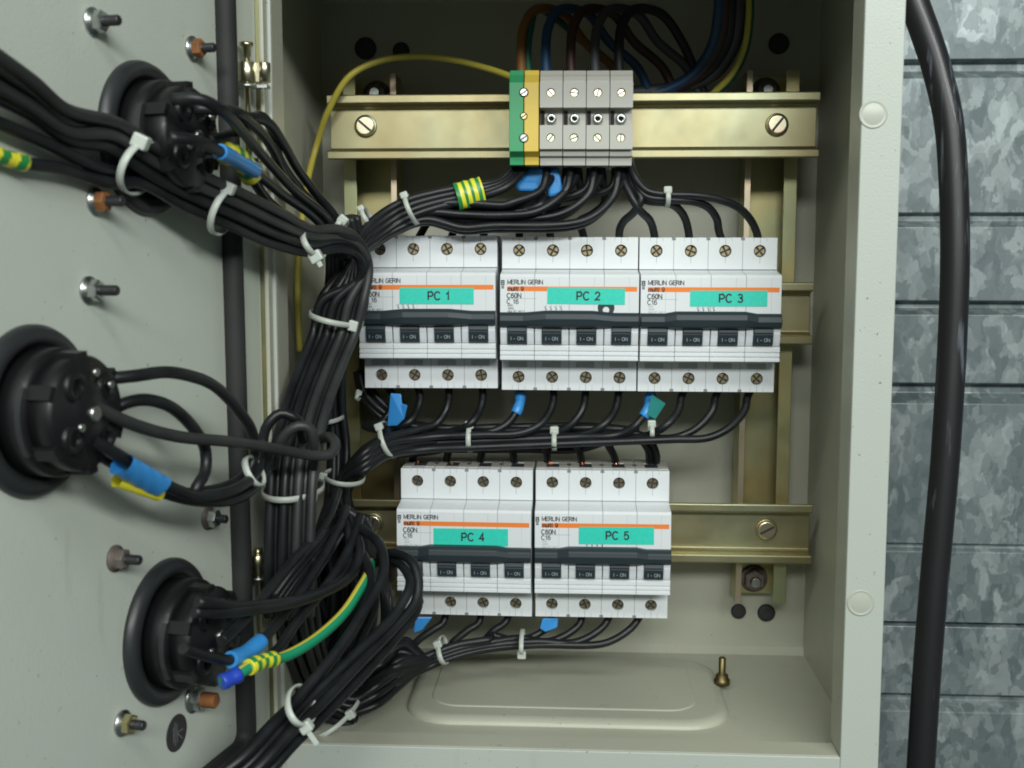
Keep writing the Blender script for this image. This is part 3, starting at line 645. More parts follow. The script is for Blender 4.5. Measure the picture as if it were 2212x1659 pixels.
# ================================================================ SOCKETS ON THE DOOR
def proj(v): return CX+F*v.dot(right)/v.dot(fwd), CY+F*v.dot(down)/v.dot(fwd)
def socket(fx, fy, R, H, label):
    c = DP(fx, fy); e = empty('power_socket', c, label, 'socket', 'black round sockets through the door')
    k = R/28.
    mb = MB(); mb.lathe(c, DN, [(R, .05), (R*1.0, 1.5), (R*.97, 3.2), (R*.90, 4.4), (R*.82, 4.6), (R*.78, 3.6), (R*.76, 2.0), (R*.70, 2.0)], 64); mb.build('flange', 'bakegrey', e)
    mb = MB(); r1 = R*.74; mb.lathe(c, DN, [(r1, 1.0), (r1, H*.52), (r1*.95, H*.56), (r1*.80, H*.57)], 56)
    hs = mb.build('housing', 'bake', e)
    mb = MB()      # paler raised collar segment
    pts = []
    for i in range(15):
        a_ = math.radians(62+i*4.4); pts.append(c+DN*(H*.50)+UZ*(math.cos(a_)*r1*1.0)+DU*(math.sin(a_)*r1*1.0))
    for i in range(14):
        p, q = pts[i], pts[i+1]; mb.obox((p+q)/2, (q-p)/2*1.04, DN*1.1, (((p+q)/2-c)-DN*((p+q)/2-c).dot(DN)).normalized()*.6)
    mb.build('collar_segment', 'bakegrey', hs)
    mb = MB(); r2 = R*.66
    mb.lathe(c, DN, [(r2, H*.5), (r2, H*.86), (r2*.94, H*.93), (r2*.55, H*.94), (r2*.5, H), (0.01, H)], 56)
    for i in range(4):       # terminal chambers
        a_ = math.radians(i*90+38); q = c+UZ*(math.cos(a_)*r2*.62)+DU*(math.sin(a_)*r2*.62)
        mb.lathe(q, DN, [(r2*.27, H*.8), (r2*.27, H*.97), (r2*.23, H*1.0), (r2*.14, H*1.0), (r2*.13, H*.94)], 20)
    for i in range(6):       # notches and ribs on the edge
        a_ = math.radians(i*60+5); q = c+DN*H*.74+UZ*(math.cos(a_)*r2*1.0)+DU*(math.sin(a_)*r2*1.0)
        rad = (UZ*math.cos(a_)+DU*math.sin(a_)); mb.obox(q, rad*1.3, DN*H*.18, rad.cross(DN)*2.4)
    mb.build('terminal_cover', 'bake', hs)
    mb = MB(); q = c+DN*(H)
    mb.lathe(q, DN, [(2.6, -1), (2.6, 1.2), (2.2, 1.7)], 18); mb.build('centre_screw', 'steel', e)
    for dx, dz in ((.35, -.2), (-.5, .45), (-.1, .7)):
        mb = MB(); mb.lathe(c+DN*(H*1.02)+DU*(dx*r2)+UZ*(dz*r2), DN, [(1.3, -1), (1.3, .5)], 12); mb.build('terminal_screw', 'steel', e)
    return e, c
def radius_for(px, py, hh):            # real radius whose half height in the photo is hh
    c = DP(px, py); return hh*c.dot(fwd)/F
s1 = socket(310, 300, radius_for(310, 300, 164), 23, 'uppermost black socket through the door, half behind the cable bundle')
s2 = socket(70, 888, radius_for(70, 888, 188), 23, 'middle black socket through the door, cut by the left edge of the picture')
s3 = socket(358, 1363, radius_for(358, 1363, 158), 24, 'lowest black socket through the door, with a thin green and yellow wire')

# ================================================================ WIRES
WR = 2.15
CNT = {}
def wire(pts, label, group=None, r=WR, m='black', name='wire', mats=None, mf=None, world=False, cat='wire', n=12):
    v = [p if world else P(*p) for p in pts]
    sp = spline(v)
    mb = MB(); mb.tube(sp, r, n, mf=mf)
    o = mb.build(name, mats or m, org=sp[0].copy()); tag(o, label, cat, group); o['_len'] = 0
    WIRES[o.name] = sp; return o
WIRES = {}
def sleeve(o, f0, f1, m, r=WR+.45, stripes=None, name='tape', label=None, flat=None):
    sp = WIRES[o.name]; i0 = int(f0*(len(sp)-1)); i1 = max(i0+3, int(f1*(len(sp)-1))); seg = spline(sp[i0:i1+1], .6)
    mb = MB(); mf = None
    if stripes: mf = lambda i, k: (int((i+k*stripes[1])/stripes[0]) % 2)
    mb.tube(seg, lambda t: r*(1+.05*math.sin(t*9)), 20, mf); 
    return mb.build(name, [m] if isinstance(m, str) else m, o, label=label)
def hexo(n):
    pts = [(0, 0)]; k = 1
    while len(pts) < n:
        for s_ in range(6):
            for j in range(k):
                a0 = math.radians(60*s_); a1 = math.radians(60*(s_+1)); A_ = Vector((math.cos(a0), math.sin(a0)))*k; B_ = Vector((math.cos(a1), math.sin(a1)))*k
                q = A_+(B_-A_)*(j/k); pts.append((q.x, q.y))
        k += 1
    return pts[:n]
def bundle(path, n, label, group, r=WR, tight=1.0, twist=.4, seed=0, starts=None, ends=None, m='black', squash=.97, jit=.25):
    """path: (px,py,depth,spread). one object for every strand"""
    rnd = random.Random(seed); c = [P(*p[:3]) for p in path]; out = []
    for k, (a, b) in enumerate(hexo(n)):
        v = []
        for i, p in enumerate(c):
            t = (c[min(i+1, len(c)-1)]-c[max(i-1, 0)]).normalized(); dpt = Vector((0, 1, 0)); dpt = (dpt-t*dpt.dot(t)).normalized(); ac = t.cross(dpt)
            an = twist*i; ca, sa = math.cos(an), math.sin(an); s_ = 2*r*tight*(path[i][3] if len(path[i]) > 3 else 1)
            x, y = (a*ca-b*sa)*s_+rnd.uniform(-jit, jit), (a*sa+b*ca)*s_*squash+rnd.uniform(-jit, jit)
            v.append(p+ac*x+dpt*y)
        if starts: v = [P(*q) for q in starts[k % len(starts)]]+v
        if ends: v = v+[P(*q) for q in ends[k % len(ends)]]
        out.append(wire(v, label, group, r, m, world=True))
    return out
# --- heavy cable at the right
def cablemat():
    m = mat('scuffed_cable', (.012, .012, .014), .42, coat=.1); nt = m.node_tree; b = nt.nodes['Principled BSDF']; N, L = nt.nodes.new, nt.links.new
    tc = N('ShaderNodeTexCoord'); mp = N('ShaderNodeMapping'); mp.inputs['Scale'].default_value = (150, 150, 14); L(tc.outputs['Object'], mp.inputs[0])
    n = N('ShaderNodeTexNoise'); n.inputs['Scale'].default_value = 1.2; n.inputs['Detail'].default_value = 5; L(mp.outputs[0], n.inputs['Vector'])
    r = N('ShaderNodeValToRGB'); r.color_ramp.elements[0].position = .60; r.color_ramp.elements[0].color = (.012, .012, .014, 1); r.color_ramp.elements[1].position = .68; r.color_ramp.elements[1].color = (.10, .115, .135, 1)
    L(n.outputs['Fac'], r.inputs[0]); L(r.outputs[0], b.inputs['Base Color']); return m
M_['cable'] = cablemat()
wire([(1955, -60, 612), (1973, 0, 611), (2000, 75, 610), (2024, 150, 609), (2049, 260, 607), (2060, 400, 605), (2063, 560, 603), (2058, 720, 602), (2051, 850, 601), (2041, 1000, 600), (2023, 1200, 599), (2010, 1350, 598), (1999, 1500, 597), (1989, 1659, 596), (1983, 1760, 596)],
     'thick black power cable hanging beside the cabinet in front of the cladding', r=7.35, name='power_cable', cat='cable', m='cable', n=32)

# --- wires dropping into the tops of PC 1 .. PC 3
TRK = [(560, 750), (640, 743), (720, 722), (800, 690), (900, 655), (1000, 634), (1120, 627), (1240, 625)]
def bx(y):
    for (y0, x0), (y1, x1) in zip(TRK, TRK[1:]):
        if y <= y1: return x0+(x1-x0)*(y-y0)/(y1-y0)
    return TRK[-1][1]
TBX = [1187, 1238, 1289, 1342]
def pole_name(i): return ['first', 'second', 'third', 'fourth'][i]
tops = {1: [835, 912, 980, 1047], 2: [1122, 1187, 1258, 1338], 3: [1412, 1487, 1553, 1637]}
YT = [507, 509, 511]
for b_ in (1, 2):
    for i, x in enumerate(tops[b_]):
        tx = TBX[i]+(-12 if b_ == 1 else 8); lay = 600+4*i+(0 if b_ == 1 else 7)
        cxb = {1: 931, 2: 1229}[b_]; xe = cxb+(i-1.5)*73.5
        yy = 476+(i*3)-(b_-1)*12
        if b_ == 1:
            pts = [(xe, 535, 624), (x, 500, 622), (x+16, 478, 616), (x+60, 462, lay+6), (1090, 458-i*3, lay+6), (1170+i*16, 440-i*4, lay+4), (tx-10, 405, 612), (tx, 340, 614)]
        else:
            pts = [(xe, 535, 624), (x, 500, 622), (x-8, 480, 616), (x-12+22*i-10, 462, lay+12), (min(tx+8, 1368), 440, lay+10), (tx+6, 395, 616), (tx, 340, 616)]
            if i == 3: pts = [(xe, 535, 624), (1338, 500, 618), (1346, 480, 612), (1372, 455, 604), (1385, 430, 602), (1362, 390, 608), (1350, 340, 612)]
        wire(pts, 'black wire entering the top of the %s pole of the %s breaker' % (pole_name(i), BN[b_]))
e3 = [[(1417, 535, 624), (1412, 500, 618), (1403, 475, 610), (1380, 452, 603), (1362, 420, 603), (1345, 380, 608), (1335, 340, 614)],
      [(1491, 535, 624), (1487, 500, 620), (1479, 470, 614), (1462, 448, 608), (1440, 438, 604), (1395, 432, 604), (1370, 405, 606), (1352, 340, 612)],
      [(1565, 535, 624), (1553, 500, 620), (1548, 472, 614), (1530, 448, 610), (1500, 436, 606), (1440, 431, 602), (1396, 424, 602), (1376, 398, 604), (1358, 340, 612)],
      [(1640, 535, 624), (1636, 508, 620), (1622, 476, 614), (1595, 448, 610), (1550, 430, 606), (1500, 422, 603), (1440, 420, 601), (1398, 412, 601), (1372, 382, 604), (1352, 335, 610)]]
for i, pts in enumerate(e3): wire(pts, 'black wire arching into the top of the %s pole of the upper right breaker' % pole_name(i))
# arcs running from the terminal blocks leftwards into the bundle
arcs = []
k = 0
for i, tx in enumerate(TBX):
    for j in range(2):
        yb = 440+i*13+j*7; d0 = 596+(k % 3)*4
        wire([(tx+(-8 if j == 0 else 8), 335, 612), (tx+(-6 if j == 0 else 10), 372, 606+j*4), (tx-18, 410+i*5, 602), (tx-80, yb-3, d0), (1090-i*10, yb+3+i*2, d0), (1000, yb-2+i*5, d0), (920, 444+i*10+j*5, d0-2), (858, 468+i*9+j*4, d0-8), (806, 505+i*7+j*5, d0-14), (768, 560+j*6, 574-j*5)]+[(bx(y)+(k-3.5)*13, y, dz+(k % 2)*3.5) for y, dz in ((640, 561), (720, 561), (800, 549), (900, 528), (1000, 513))],
             'black wire sweeping left from the grey terminal blocks over breaker PC 1', 'wires sweeping from the terminal blocks into the main bundle'); k += 1
pe = []
for j in range(4):
    pe.append(wire([(1112+j*11, 335, 614), (1108+j*9, 362, 608), (1080+j*4, 390+j*5, 604-j*2), (1012, 402+j*10, 598), (940, 416+j*11, 594), (880, 432+j*13, 590), (830, 458+j*15, 584), (785, 500+j*13, 574), (762+j*3, 570, 562)]+[(bx(y)+(j-1.5)*20, y, dz) for y, dz in ((660, 554.5), (760, 550), (860, 528), (960, 508))],
            'black wire leaving the earth terminal block through the striped tape', 'wires leaving the earth terminal block'))
# striped tape round those four wires
def wrap(p0, p1, across, depth, m, stripes, parent, name='tape', fl=.62, r=None):
    mb = MB(); seg = [p0+(p1-p0)*(i/28) for i in range(29)]; t = (p1-p0).normalized(); dpt = Vector((0, 1, 0)); dpt = (dpt-t*dpt.dot(t)).normalized(); ac = t.cross(dpt)
    N_ = 26; n = len(mb.v)
    for i, p in enumerate(seg):
        for k in range(N_): a = 2*math.pi*k/N_; wv = 1+.03*math.sin(i*.7+k); mb.v.append(p+ac*(across*math.cos(a)*wv)+dpt*(depth*math.sin(a)*wv))
    for i in range(28):
        for k in range(N_): q = (k+1) % N_; mb.face([n+i*N_+k, n+i*N_+q, n+(i+1)*N_+q, n+(i+1)*N_+k], (int(i/stripes) % 2) if stripes else 0, True)
    o = mb.build(name, m, parent); return o
wrap(P(985, 426, 596), P(1042, 411, 599), 7.2, 5.2, ['tapegreen', 'tapeyellow'], 3.6, pe[1])
mb = MB(); mb.obox(P(1165, 388, 612), Vector((10, -1, 0)), Vector((0, 3.5, 0)), Vector((-1, 0, 6)), 0); mb.obox(P(1140, 402, 611), Vector((7, 0, 0)), Vector((0, 3, 0)), Vector((-2, 0, 3)), 0); mb.obox(P(1196, 395, 610), Vector((4, 0, 1)), Vector((0, 3.5, 0)), Vector((-1.4, 0, 7)), 0)
o = mb.build('tape_flag', 'tapeblue', org=P(1165, 388, 612), bevel=1.6); tag(o, 'folded blue tape under the leftmost grey terminal block', 'tape')

# --- wires under PC 1 .. PC 3 gathered into a horizontal bundle
xb = {1: [850, 908, 970, 1043], 2: [1124, 1196, 1264, 1335], 3: [1405, 1472, 1546, 1615]}
lower = {}
idx = 0
for b_ in (1, 2, 3):
    for i, x in enumerate(xb[b_]):
        cxb = {1: 931, 2: 1229, 3: 1528}[b_]; xe = cxb+(i-1.5)*73.5; n = (b_-1)*4+i
        ly = 968-n*4.1; lay = 622-(n % 3)*5
        hy = lambda q: 919+n*4.4-max(0, q-1000)*.04
        pts = [(xe, 818, 626), (x, 856, 622), (x-6, 885, 618), (x-24-n*1.2, (hy(x)+885)/2+8, 616-(n % 2)*4), (x-62-n*2, hy(x-62), lay-3)]
        ty = lambda xx, off: ly
        xx = x-160
        while xx > 880: pts.append((xx, hy(xx)+max(0, (1000-xx))*.05, lay-(n % 2)*3)); xx -= 110
        pts += [(835, 938+n*4.3, 604-(n % 3)*4), (785, 972+n*4.2, 592-(n % 3)*4), (738+(n % 4)*4, 1030+(n % 5)*5, 590), (700+(n % 4)*16, 1110, 590+(n//4)*5), (680+(n % 4)*17, 1200, 590+(n//4)*5), (680+(n % 4)*17, 1330, 590+(n//4)*5), (705+(n % 4)*12, 1440+(n % 4)*6, 588)]
        wr = wire(pts, ('black wire with blue tape leaving the bottom of the %s breaker' % BN[b_]) if i == 0 else 'black wire curving from the bottom %s pole of the %s breaker' % (pole_name(i), BN[b_]))
        lower[(b_, i)] = wr
def near_frac(o, px, py, tol=None):
    sp = WIRES[o.name]; best = min(range(len(sp)), key=lambda i: (proj(sp[i])[0]-px)**2+(proj(sp[i])[1]-py)**2); return best/(len(sp)-1)
def tape_on(o, pa, pb, m, r=None, stripes=None, name='tape', label=None):
    f0, f1 = sorted((near_frac(o, *pa), near_frac(o, *pb))); return sleeve(o, f0, f1, m, r or WR+.45, stripes, name, label)
tape_on(lower[(2, 0)], (1125, 846), (1112, 897), 'tapeblue', 2.9)
tape_on(lower[(3, 0)], (1405, 846), (1388, 897), 'tapeblue', 2.9)
def flag(o, quad, d, m, th=.35, name='tape_flag'):      # thin folded tape end, real thickness
    mb = MB(); a = [P(x, y, d+dd) for x, y, dd in quad]; n = len(a); mb.v += a+[p+Vector((0, th, 0)) for p in a]
    for i in range(n): j = (i+1) % n; mb.face([i, j, n+j, n+i])
    mb.face(list(range(n))[::-1]); mb.face([n+i for i in range(n)]); return mb.build(name, m, o, bevel=.6)
flag(lower[(1, 0)], [(843, 850, 0), (866, 851, 0), (868, 872, -1), (880, 876, -3), (873, 905, -2), (858, 920, 0), (836, 921, 2), (840, 880, 1)], 607, 'tapeblue', 1.6)
flag(lower[(3, 0)], [(1408, 852, 0), (1438, 872, 3), (1416, 906, 2), (1398, 896, 0)], 614, 'tealf')
# --- wires into the tops of PC 4, PC 5
t4 = {4: [903, 975, 1048, 1114], 5: [1187, 1258, 1328, 1408]}
for b_ in (4, 5):
    for i, x in enumerate(t4[b_]):
        cxb = {4: 1008, 5: 1300}[b_]; xe = cxb+(i-1.5)*73.2-4; n = (b_-4)*4+i
        pts = [(xe, 1022, 634), (xe-3, 996, 632), (x-8, 972, 626), (x-24, 952, 622), (x-70, 940+(n % 3)*7, 624)]
        xx = x-160
        while xx > 880: pts.append((xx, 944+(n % 4)*9, 628)); xx -= 110
        pts += [(830, 962+(n % 4)*8, 612), (780, 1000+(n % 3)*8, 600), (752, 1060, 600), (722+(n % 4)*15, 1140, 604+(n//4)*5), (712+(n % 4)*15, 1240, 604+(n//4)*5)]
        o = wire(pts, 'black wire dropping into the top of the %s pole of the %s breaker' % (pole_name(i), BN[b_]))
        if (b_, i) in ((4, 0), (4, 1), (5, 0), (5, 1), (5, 2)):
            mb = MB(); q = P(xe+(8 if b_ == 4 else 2), 1003, 626)
            for s_ in range(6 if (b_, i) == (5, 0) else 3): mb.tube([q+Vector((random.uniform(-1, 1), random.uniform(-1, 1), random.uniform(-1, 1))), q+Vector((random.uniform(-1.4, 1.4), random.uniform(-2, 0), random.uniform(.5, 2)))], .3, 6)
            mb.build('copper_end', 'copper', o)
wire([(1408, 1020, 634), (1418, 996, 631), (1414, 970, 626), (1400, 948, 622), (1370, 936, 622), (1300, 938, 626)], 'right one of two black wires into the top right pole of the lower right breaker')
# --- wires under PC 4, PC 5
xb4 = {4: [890, 958, 1035, 1092], 5: [1190, 1254, 1310, 1374]}
low4 = {}
for b_ in (4, 5):
    for i, x in enumerate(xb4[b_]):
        cxb = {4: 1008, 5: 1300}[b_]; xe = cxb+(i-1.5)*73.2; n = (b_-4)*4+i; xe = (xe+x)/2
        pts = [(xe, 1310, 626), (x, 1344, 622)]
        if b_ == 5: pts += [(x-22, 1366, 619), (x-70, 1384+i*2, 615), (min(x-130, 1160), 1372+i*7, 612), (1060, 1380+i*7, 606), (985, 1394+i*8, 602)]
        else: pts += [(x-25, 1362, 618), (x-60, 1386+i*3, 610)]+([(985, 1398, 604)] if i > 1 else [])
        pts += [(900 if b_ == 5 else 880, 1428+(n % 4)*8, 594), (830, 1466+(n % 4)*9, 586), (770, 1506+(n % 3)*8, 578), (710, 1536+(n % 3)*6, 570), (660, 1530-(n % 4)*10, 562), (640, 1480, 560)]
        low4[(b_, i)] = wire(pts, 'black wire drooping from the bottom %s pole of the %s breaker' % (pole_name(i), BN[b_]))
flag(low4[(4, 0)], [(897, 1333, 0), (935, 1333, 2), (912, 1362, 1), (893, 1368, 0)], 612, 'tapeblue', 1.4)
flag(low4[(5, 0)], [(1172, 1336, 0), (1206, 1336, 2), (1204, 1356, 1), (1178, 1366, 0), (1166, 1358, -1)], 612, 'tapeblue', 1.6)

# --- big bundle coming in from the upper left and wrapping the trunk
starts = [(-40, 96, 322), (-40, 122, 326), (-40, 166, 330), (-40, 196, 336), (-40, 250, 338), (-40, 326, 340), (-40, 150, 332)]
mid1 = [[(71, 176, 348), (142, 236, 366)], [(66, 196, 352), (146, 262, 372)], [(60, 226, 352), (150, 286, 372)], [(60, 244, 356), (150, 302, 374)], [(106, 312, 366), (213, 362, 390)], [(53, 352, 356), (120, 362, 370), (178, 378, 384), (249, 396, 398)], [(60, 208, 358), (146, 270, 378)]]
offs = [(-40, 0), (-27, 8), (-13, -1), (14, -1), (27, 8), (41, 0), (0, 9)]
upper = []
for k in range(7):
    o_, z_ = offs[k]
    a1 = Vector((-.42, .9))    # across direction in the picture, roughly perpendicular to the bundle
    def sh(x, y, d, s_=1.0): return (x-.45*o_*410/d, y+.89*o_*410/d, d+z_*1.1)
    wx = [0, 6, 12, -6, 16, 4, 9][k]
    pts = [starts[k]]+mid1[k]+([sh(240, 306, 392)] if k not in (4, 5) else [])+[sh(320, 358, 408), sh(415, 410, 430), sh(510, 452, 452), sh(600, 494, 484, .85), (672, 520+o_*.62, 512+z_), (735, 516+o_*.5+wx*.4, 532-abs(o_)*.1), (778-abs(k-2)*2, 535+o_*.4+wx*.5, 540), (797-k*3.5, 575+k*5, 547)]+[(bx(y)+(3-k)*15, y, dz+(k % 2)*3.4) for y, dz in ((650, 545.5), (720, 545), (800, 530), (900, 508), (1000, 492), (1120, 486), (1240, 486), (1330, 494))]
    upper.append(wire(pts, 'black cable with green and yellow tape near the left edge' if k == 5 else 'black cable in the tied bundle crossing in front of the uppermost socket', None if k == 5 else 'cables in the bundle crossing the door', r=2.2, m='wornblack' if k in (0, 2) else 'black'))
tape_on(upper[5], (-30, 326), (52, 346), ['tapeyellow', 'tapegreen'], 2.75, (5, .35))
# --- main trunk strands
bundle([(735, 470, 572, .95), (748, 560, 576, .97), (742, 640, 577, .98), (722, 715, 577, .98), (694, 800, 567, 1), (664, 900, 540, 1.02), (644, 1000, 518, 1.05), (634, 1100, 508, 1.08), (630, 1200, 506, 1.1), (636, 1310, 512, 1.15), (660, 1420, 538, 1.1), (700, 1510, 566, 1), (760, 1545, 574, .9)],
       19, 'black wire in the thick vertical bundle left of the breakers', 'wires in the thick vertical bundle', seed=3, twist=.12, jit=.25)
bundle([(722, 800, 600, 1), (722, 880, 600, 1), (730, 960, 600, 1), (728, 1040, 596, 1), (722, 1120, 592, 1), (712, 1220, 590, 1), (705, 1340, 588, 1.2), (730, 1450, 588, 1.2), (775, 1520, 590, 1.1)],
       6, 'black wire in the slim vertical bundle behind the main one', 'wires in the slim vertical bundle', seed=4, twist=.1)
bundle([(775, 800, 628, .9), (790, 850, 626, .9), (830, 890, 624, .9), (880, 918, 626, .9), (960, 925, 630, .8), (1100, 922, 632, .7), (1280, 920, 634, .7), (1380, 930, 634, .6)], 4, 'black wire slanting behind the horizontal bundle below breaker PC 1', 'wires slanting behind the horizontal bundle', seed=8)
# --- top socket wires
for k, (lab, pts) in enumerate([
    ('black wire arching from the top terminal of the uppermost socket', [(375, 215, 398), (430, 214, 398), (475, 235, 406), (520, 280, 430), (575, 345, 470), (640, 415, 505), (700, 465, 535), (735, 520, 556)]),
    ('black wire leaving the right side of the uppermost socket behind its neighbour', [(420, 235, 420), (500, 240, 425), (545, 268, 448), (585, 315, 480), (612, 372, 505), (650, 430, 530), (700, 480, 548), (725, 540, 560)]),
    ('black wire looping up beside the hinge from the uppermost socket', [(450, 305, 425), (500, 290, 436), (535, 262, 455), (565, 252, 470), (590, 285, 484), (602, 340, 498), (640, 400, 520), (685, 450, 540), (740, 500, 552)]),
    ('black wire with short blue tape on the uppermost socket', [(365, 298, 395), (420, 303, 402), (470, 325, 418), (510, 345, 436), (550, 370, 456), (610, 420, 492), (670, 462, 526), (720, 510, 552)]),
    ('black wire with striped tape behind the blue taped one', [(430, 330, 418), (480, 330, 430), (520, 345, 446), (545, 385, 462), (580, 435, 490), (625, 470, 515), (680, 500, 540)]),
    ('black wire forming the outer bend beside the cabinet opening', [(520, 250, 452), (575, 262, 470), (612, 310, 490), (640, 360, 512), (680, 415, 535), (730, 480, 550), (748, 560, 560)])]):
    o = wire(pts, lab)
    if k == 3: tape_on(o, (474, 326), (550, 372), 'tapeblue', 2.95)
    if k == 4: tape_on(o, (484, 330), (545, 378), ['tapeyellow', 'tapegreen'], 4.3, (6, .25))
# --- middle socket wires
mid = [
 ('black wire arching from the upper right terminal of the middle socket', [(190, 822, 372), (230, 818, 372), (290, 812, 378), (355, 804, 390), (410, 812, 404), (462, 833, 420), (515, 886, 438), (545, 935, 448), (549, 985, 452), (530, 1025, 448), (497, 1048, 440), (440, 1062, 424), (400, 1066, 410)]),
 ('long black wire from the middle socket hooking round the main bundle', [(135, 820, 352), (170, 850, 356), (220, 886, 362), (300, 921, 378), (390, 944, 398), (497, 954, 424), (600, 970, 456), (680, 984, 472), (715, 980, 478), (725, 962, 482), (712, 944, 490), (690, 950, 500)]),
 ('small black loop wire on the right of the middle socket', [(225, 905, 376), (255, 878, 378), (300, 864, 384), (345, 869, 392), (384, 890, 402), (423, 932, 412), (444, 975, 420), (443, 1020, 418), (425, 1052, 412), (418, 1075, 412)]),
 ('lowest black wire of the middle socket with wide blue tape', [(112, 916, 350), (150, 928, 352), (199, 952, 358), (266, 990, 368), (330, 1030, 384), (380, 1058, 396), (430, 1072, 408), (497, 1062, 424), (540, 1036, 440), (561, 1003, 456), (566, 960, 474), (578, 918, 474), (606, 893, 476), (640, 905, 478), (655, 950, 492)]),
 ('black wire under the blue taped one with yellow tape', [(160, 965, 368), (200, 975, 372), (245, 1000, 376), (300, 1040, 386), (360, 1066, 398), (430, 1082, 412), (510, 1078, 432), (552, 1048, 448), (572, 1015, 460), (585, 985, 470), (605, 960, 486)]),
 ('black loop wire lying over the main bundle beside the middle socket', [(590, 1010, 478), (598, 975, 476), (615, 940, 474), (645, 920, 474), (668, 925, 476), (678, 950, 478), (682, 985, 484), (672, 1030, 496)])]
mo = []
for lab, pts in mid: mo.append(wire(pts, lab, r=2.25, m='wornblack' if 'hooking' in lab or 'loop wire lying' in lab else 'black'))
wrap(P(262, 1003, 365), P(345, 1050, 384), 4.6, 3.2, ['tapeblue'], 0, mo[3])
wrap(P(252, 1037, 371), P(345, 1068, 388), 2.6, 2.4, ['tapeyellow'], 0, mo[4])
# --- bottom socket wires
bw = [
 ('black wire running flat from the lowest socket then rising', [(425, 1300, 398), (462, 1304, 404), (520, 1310, 420), (590, 1304, 440), (657, 1292, 462), (715, 1266, 482), (748, 1226, 500), (756, 1180, 510), (745, 1130, 520), (720, 1100, 530)]),
 ('black wire just under the flat one on the lowest socket', [(418, 1322, 398), (470, 1324, 406), (540, 1318, 424), (620, 1306, 448), (700, 1280, 472), (760, 1240, 494), (778, 1190, 506), (762, 1140, 520), (735, 1095, 532)]),
 ('steep black wire from the lowest socket rising to the right', [(478, 1385, 412), (495, 1370, 418), (533, 1333, 430), (575, 1283, 444), (632, 1212, 468), (675, 1169, 488), (707, 1123, 506), (722, 1085, 520), (730, 1060, 534)]),
 ('black wire with bright blue tape leaving the lowest socket', [(395, 1400, 390), (440, 1415, 402), (497, 1425, 418), (530, 1410, 428), (565, 1384, 438), (604, 1340, 450), (657, 1269, 470), (703, 1194, 492), (735, 1135, 512), (748, 1095, 528)]),
 ('black wire behind the blue taped one at the lowest socket', [(450, 1420, 420), (520, 1432, 432), (565, 1425, 440), (600, 1402, 448), (640, 1345, 460), (690, 1285, 476), (735, 1220, 494), (765, 1160, 512), (778, 1115, 526)])]
bo = []
for lab, pts in bw: bo.append(wire(pts, lab, r=2.15))
tape_on(bo[3], (499, 1424), (565, 1384), 'tapeblue', 3.3)
pew = wire([(478, 1474, 410), (505, 1462, 414), (537, 1442, 420), (570, 1428, 428), (610, 1420, 438), (655, 1398, 448), (700, 1366, 460), (745, 1322, 474), (778, 1272, 488), (797, 1238, 500), (800, 1215, 512)],
     'green and yellow earth wire from the lowest socket', r=2.3, mats=['pegreen', 'peyellow'], mf=lambda i, k: 1 if k in (8, 9, 10) else 0)
tape_on(pew, (540, 1440), (596, 1423), ['tapeyellow', 'tapegreen'], 3.2, (3, .15))
tape_on(pew, (462, 1482), (494, 1466), 'lugblue', 3.1, name='lug')
# --- lower bundle rising from the bottom edge and its loops
nb = [
 [(440, 1700, 392), (520, 1640, 400), (580, 1578, 412), (650, 1500, 430), (735, 1397, 452), (799, 1297, 474), (829, 1235, 488), (822, 1180, 500), (795, 1152, 512), (760, 1130, 525)],
 [(462, 1712, 396), (540, 1648, 404), (600, 1582, 416), (664, 1514, 434), (770, 1411, 458), (859, 1319, 482), (886, 1262, 494), (872, 1226, 506), (841, 1210, 518), (800, 1220, 532)],
 [(490, 1722, 392), (562, 1655, 400), (622, 1590, 412), (690, 1525, 430), (780, 1430, 456), (855, 1352, 480), (897, 1300, 492), (904, 1255, 498), (890, 1214, 504), (856, 1195, 512), (820, 1200, 522)],
 [(515, 1725, 400), (585, 1662, 408), (640, 1602, 420), (705, 1540, 438), (790, 1452, 462), (862, 1370, 486), (900, 1318, 500), (902, 1280, 510), (880, 1240, 522)],
 [(455, 1690, 404), (530, 1625, 412), (590, 1562, 422), (655, 1500, 440), (720, 1420, 458), (775, 1340, 474), (800, 1270, 490), (790, 1210, 504), (755, 1170, 520)]]
for k, p in enumerate(nb): wire(p, 'black cable rising from the bottom edge and looping over beside breaker PC 4', 'cables rising from the bottom edge', r=2.2)
# extra strands of the tangle
for k in range(6):
    a = k*9
    wire([(590+a*.6, 1290+a, 462+k*3), (640+a*.5, 1220+a, 472+k*3), (690+a*.4, 1160+a*.8, 492+k*3), (722+a*.5, 1118+a*.5, 524+k*2), (752+a*.5, 1104+a*.3, 528), (778+a*.45, 1130+a*.4, 528+k), (790+a*.4, 1190+a*.4, 530+k), (775+a*.3, 1280, 536), (735, 1370+a*.5, 544), (690, 1450, 552)],
         'black wire in the tangle left of breaker PC 4', 'wires tangled left of breaker PC 4', r=2.1)
for k in range(7):
    a = k*11
    wire([(612+a*.9, 1180, 562+k*2), (618+a*.9, 1300, 560+k*2), (636+a*.8, 1400, 562), (664+a*.7, 1470+a*.2, 566), (706+a*.6, 1524+a*.1, 572), (762+a*.4, 1540-a*.3, 578), (812+a*.2, 1508-a*.5, 584), (860, 1466-a*.6, 590), (910, 1436-a*.2, 598), (962, 1404+(k % 4)*3, 604), (1010, 1394+(k % 4)*3, 608)],
         'black wire bending right at the foot of the cabinet', 'wires bending right at the foot of the cabinet', r=2.15)
rnd8 = random.Random(21)
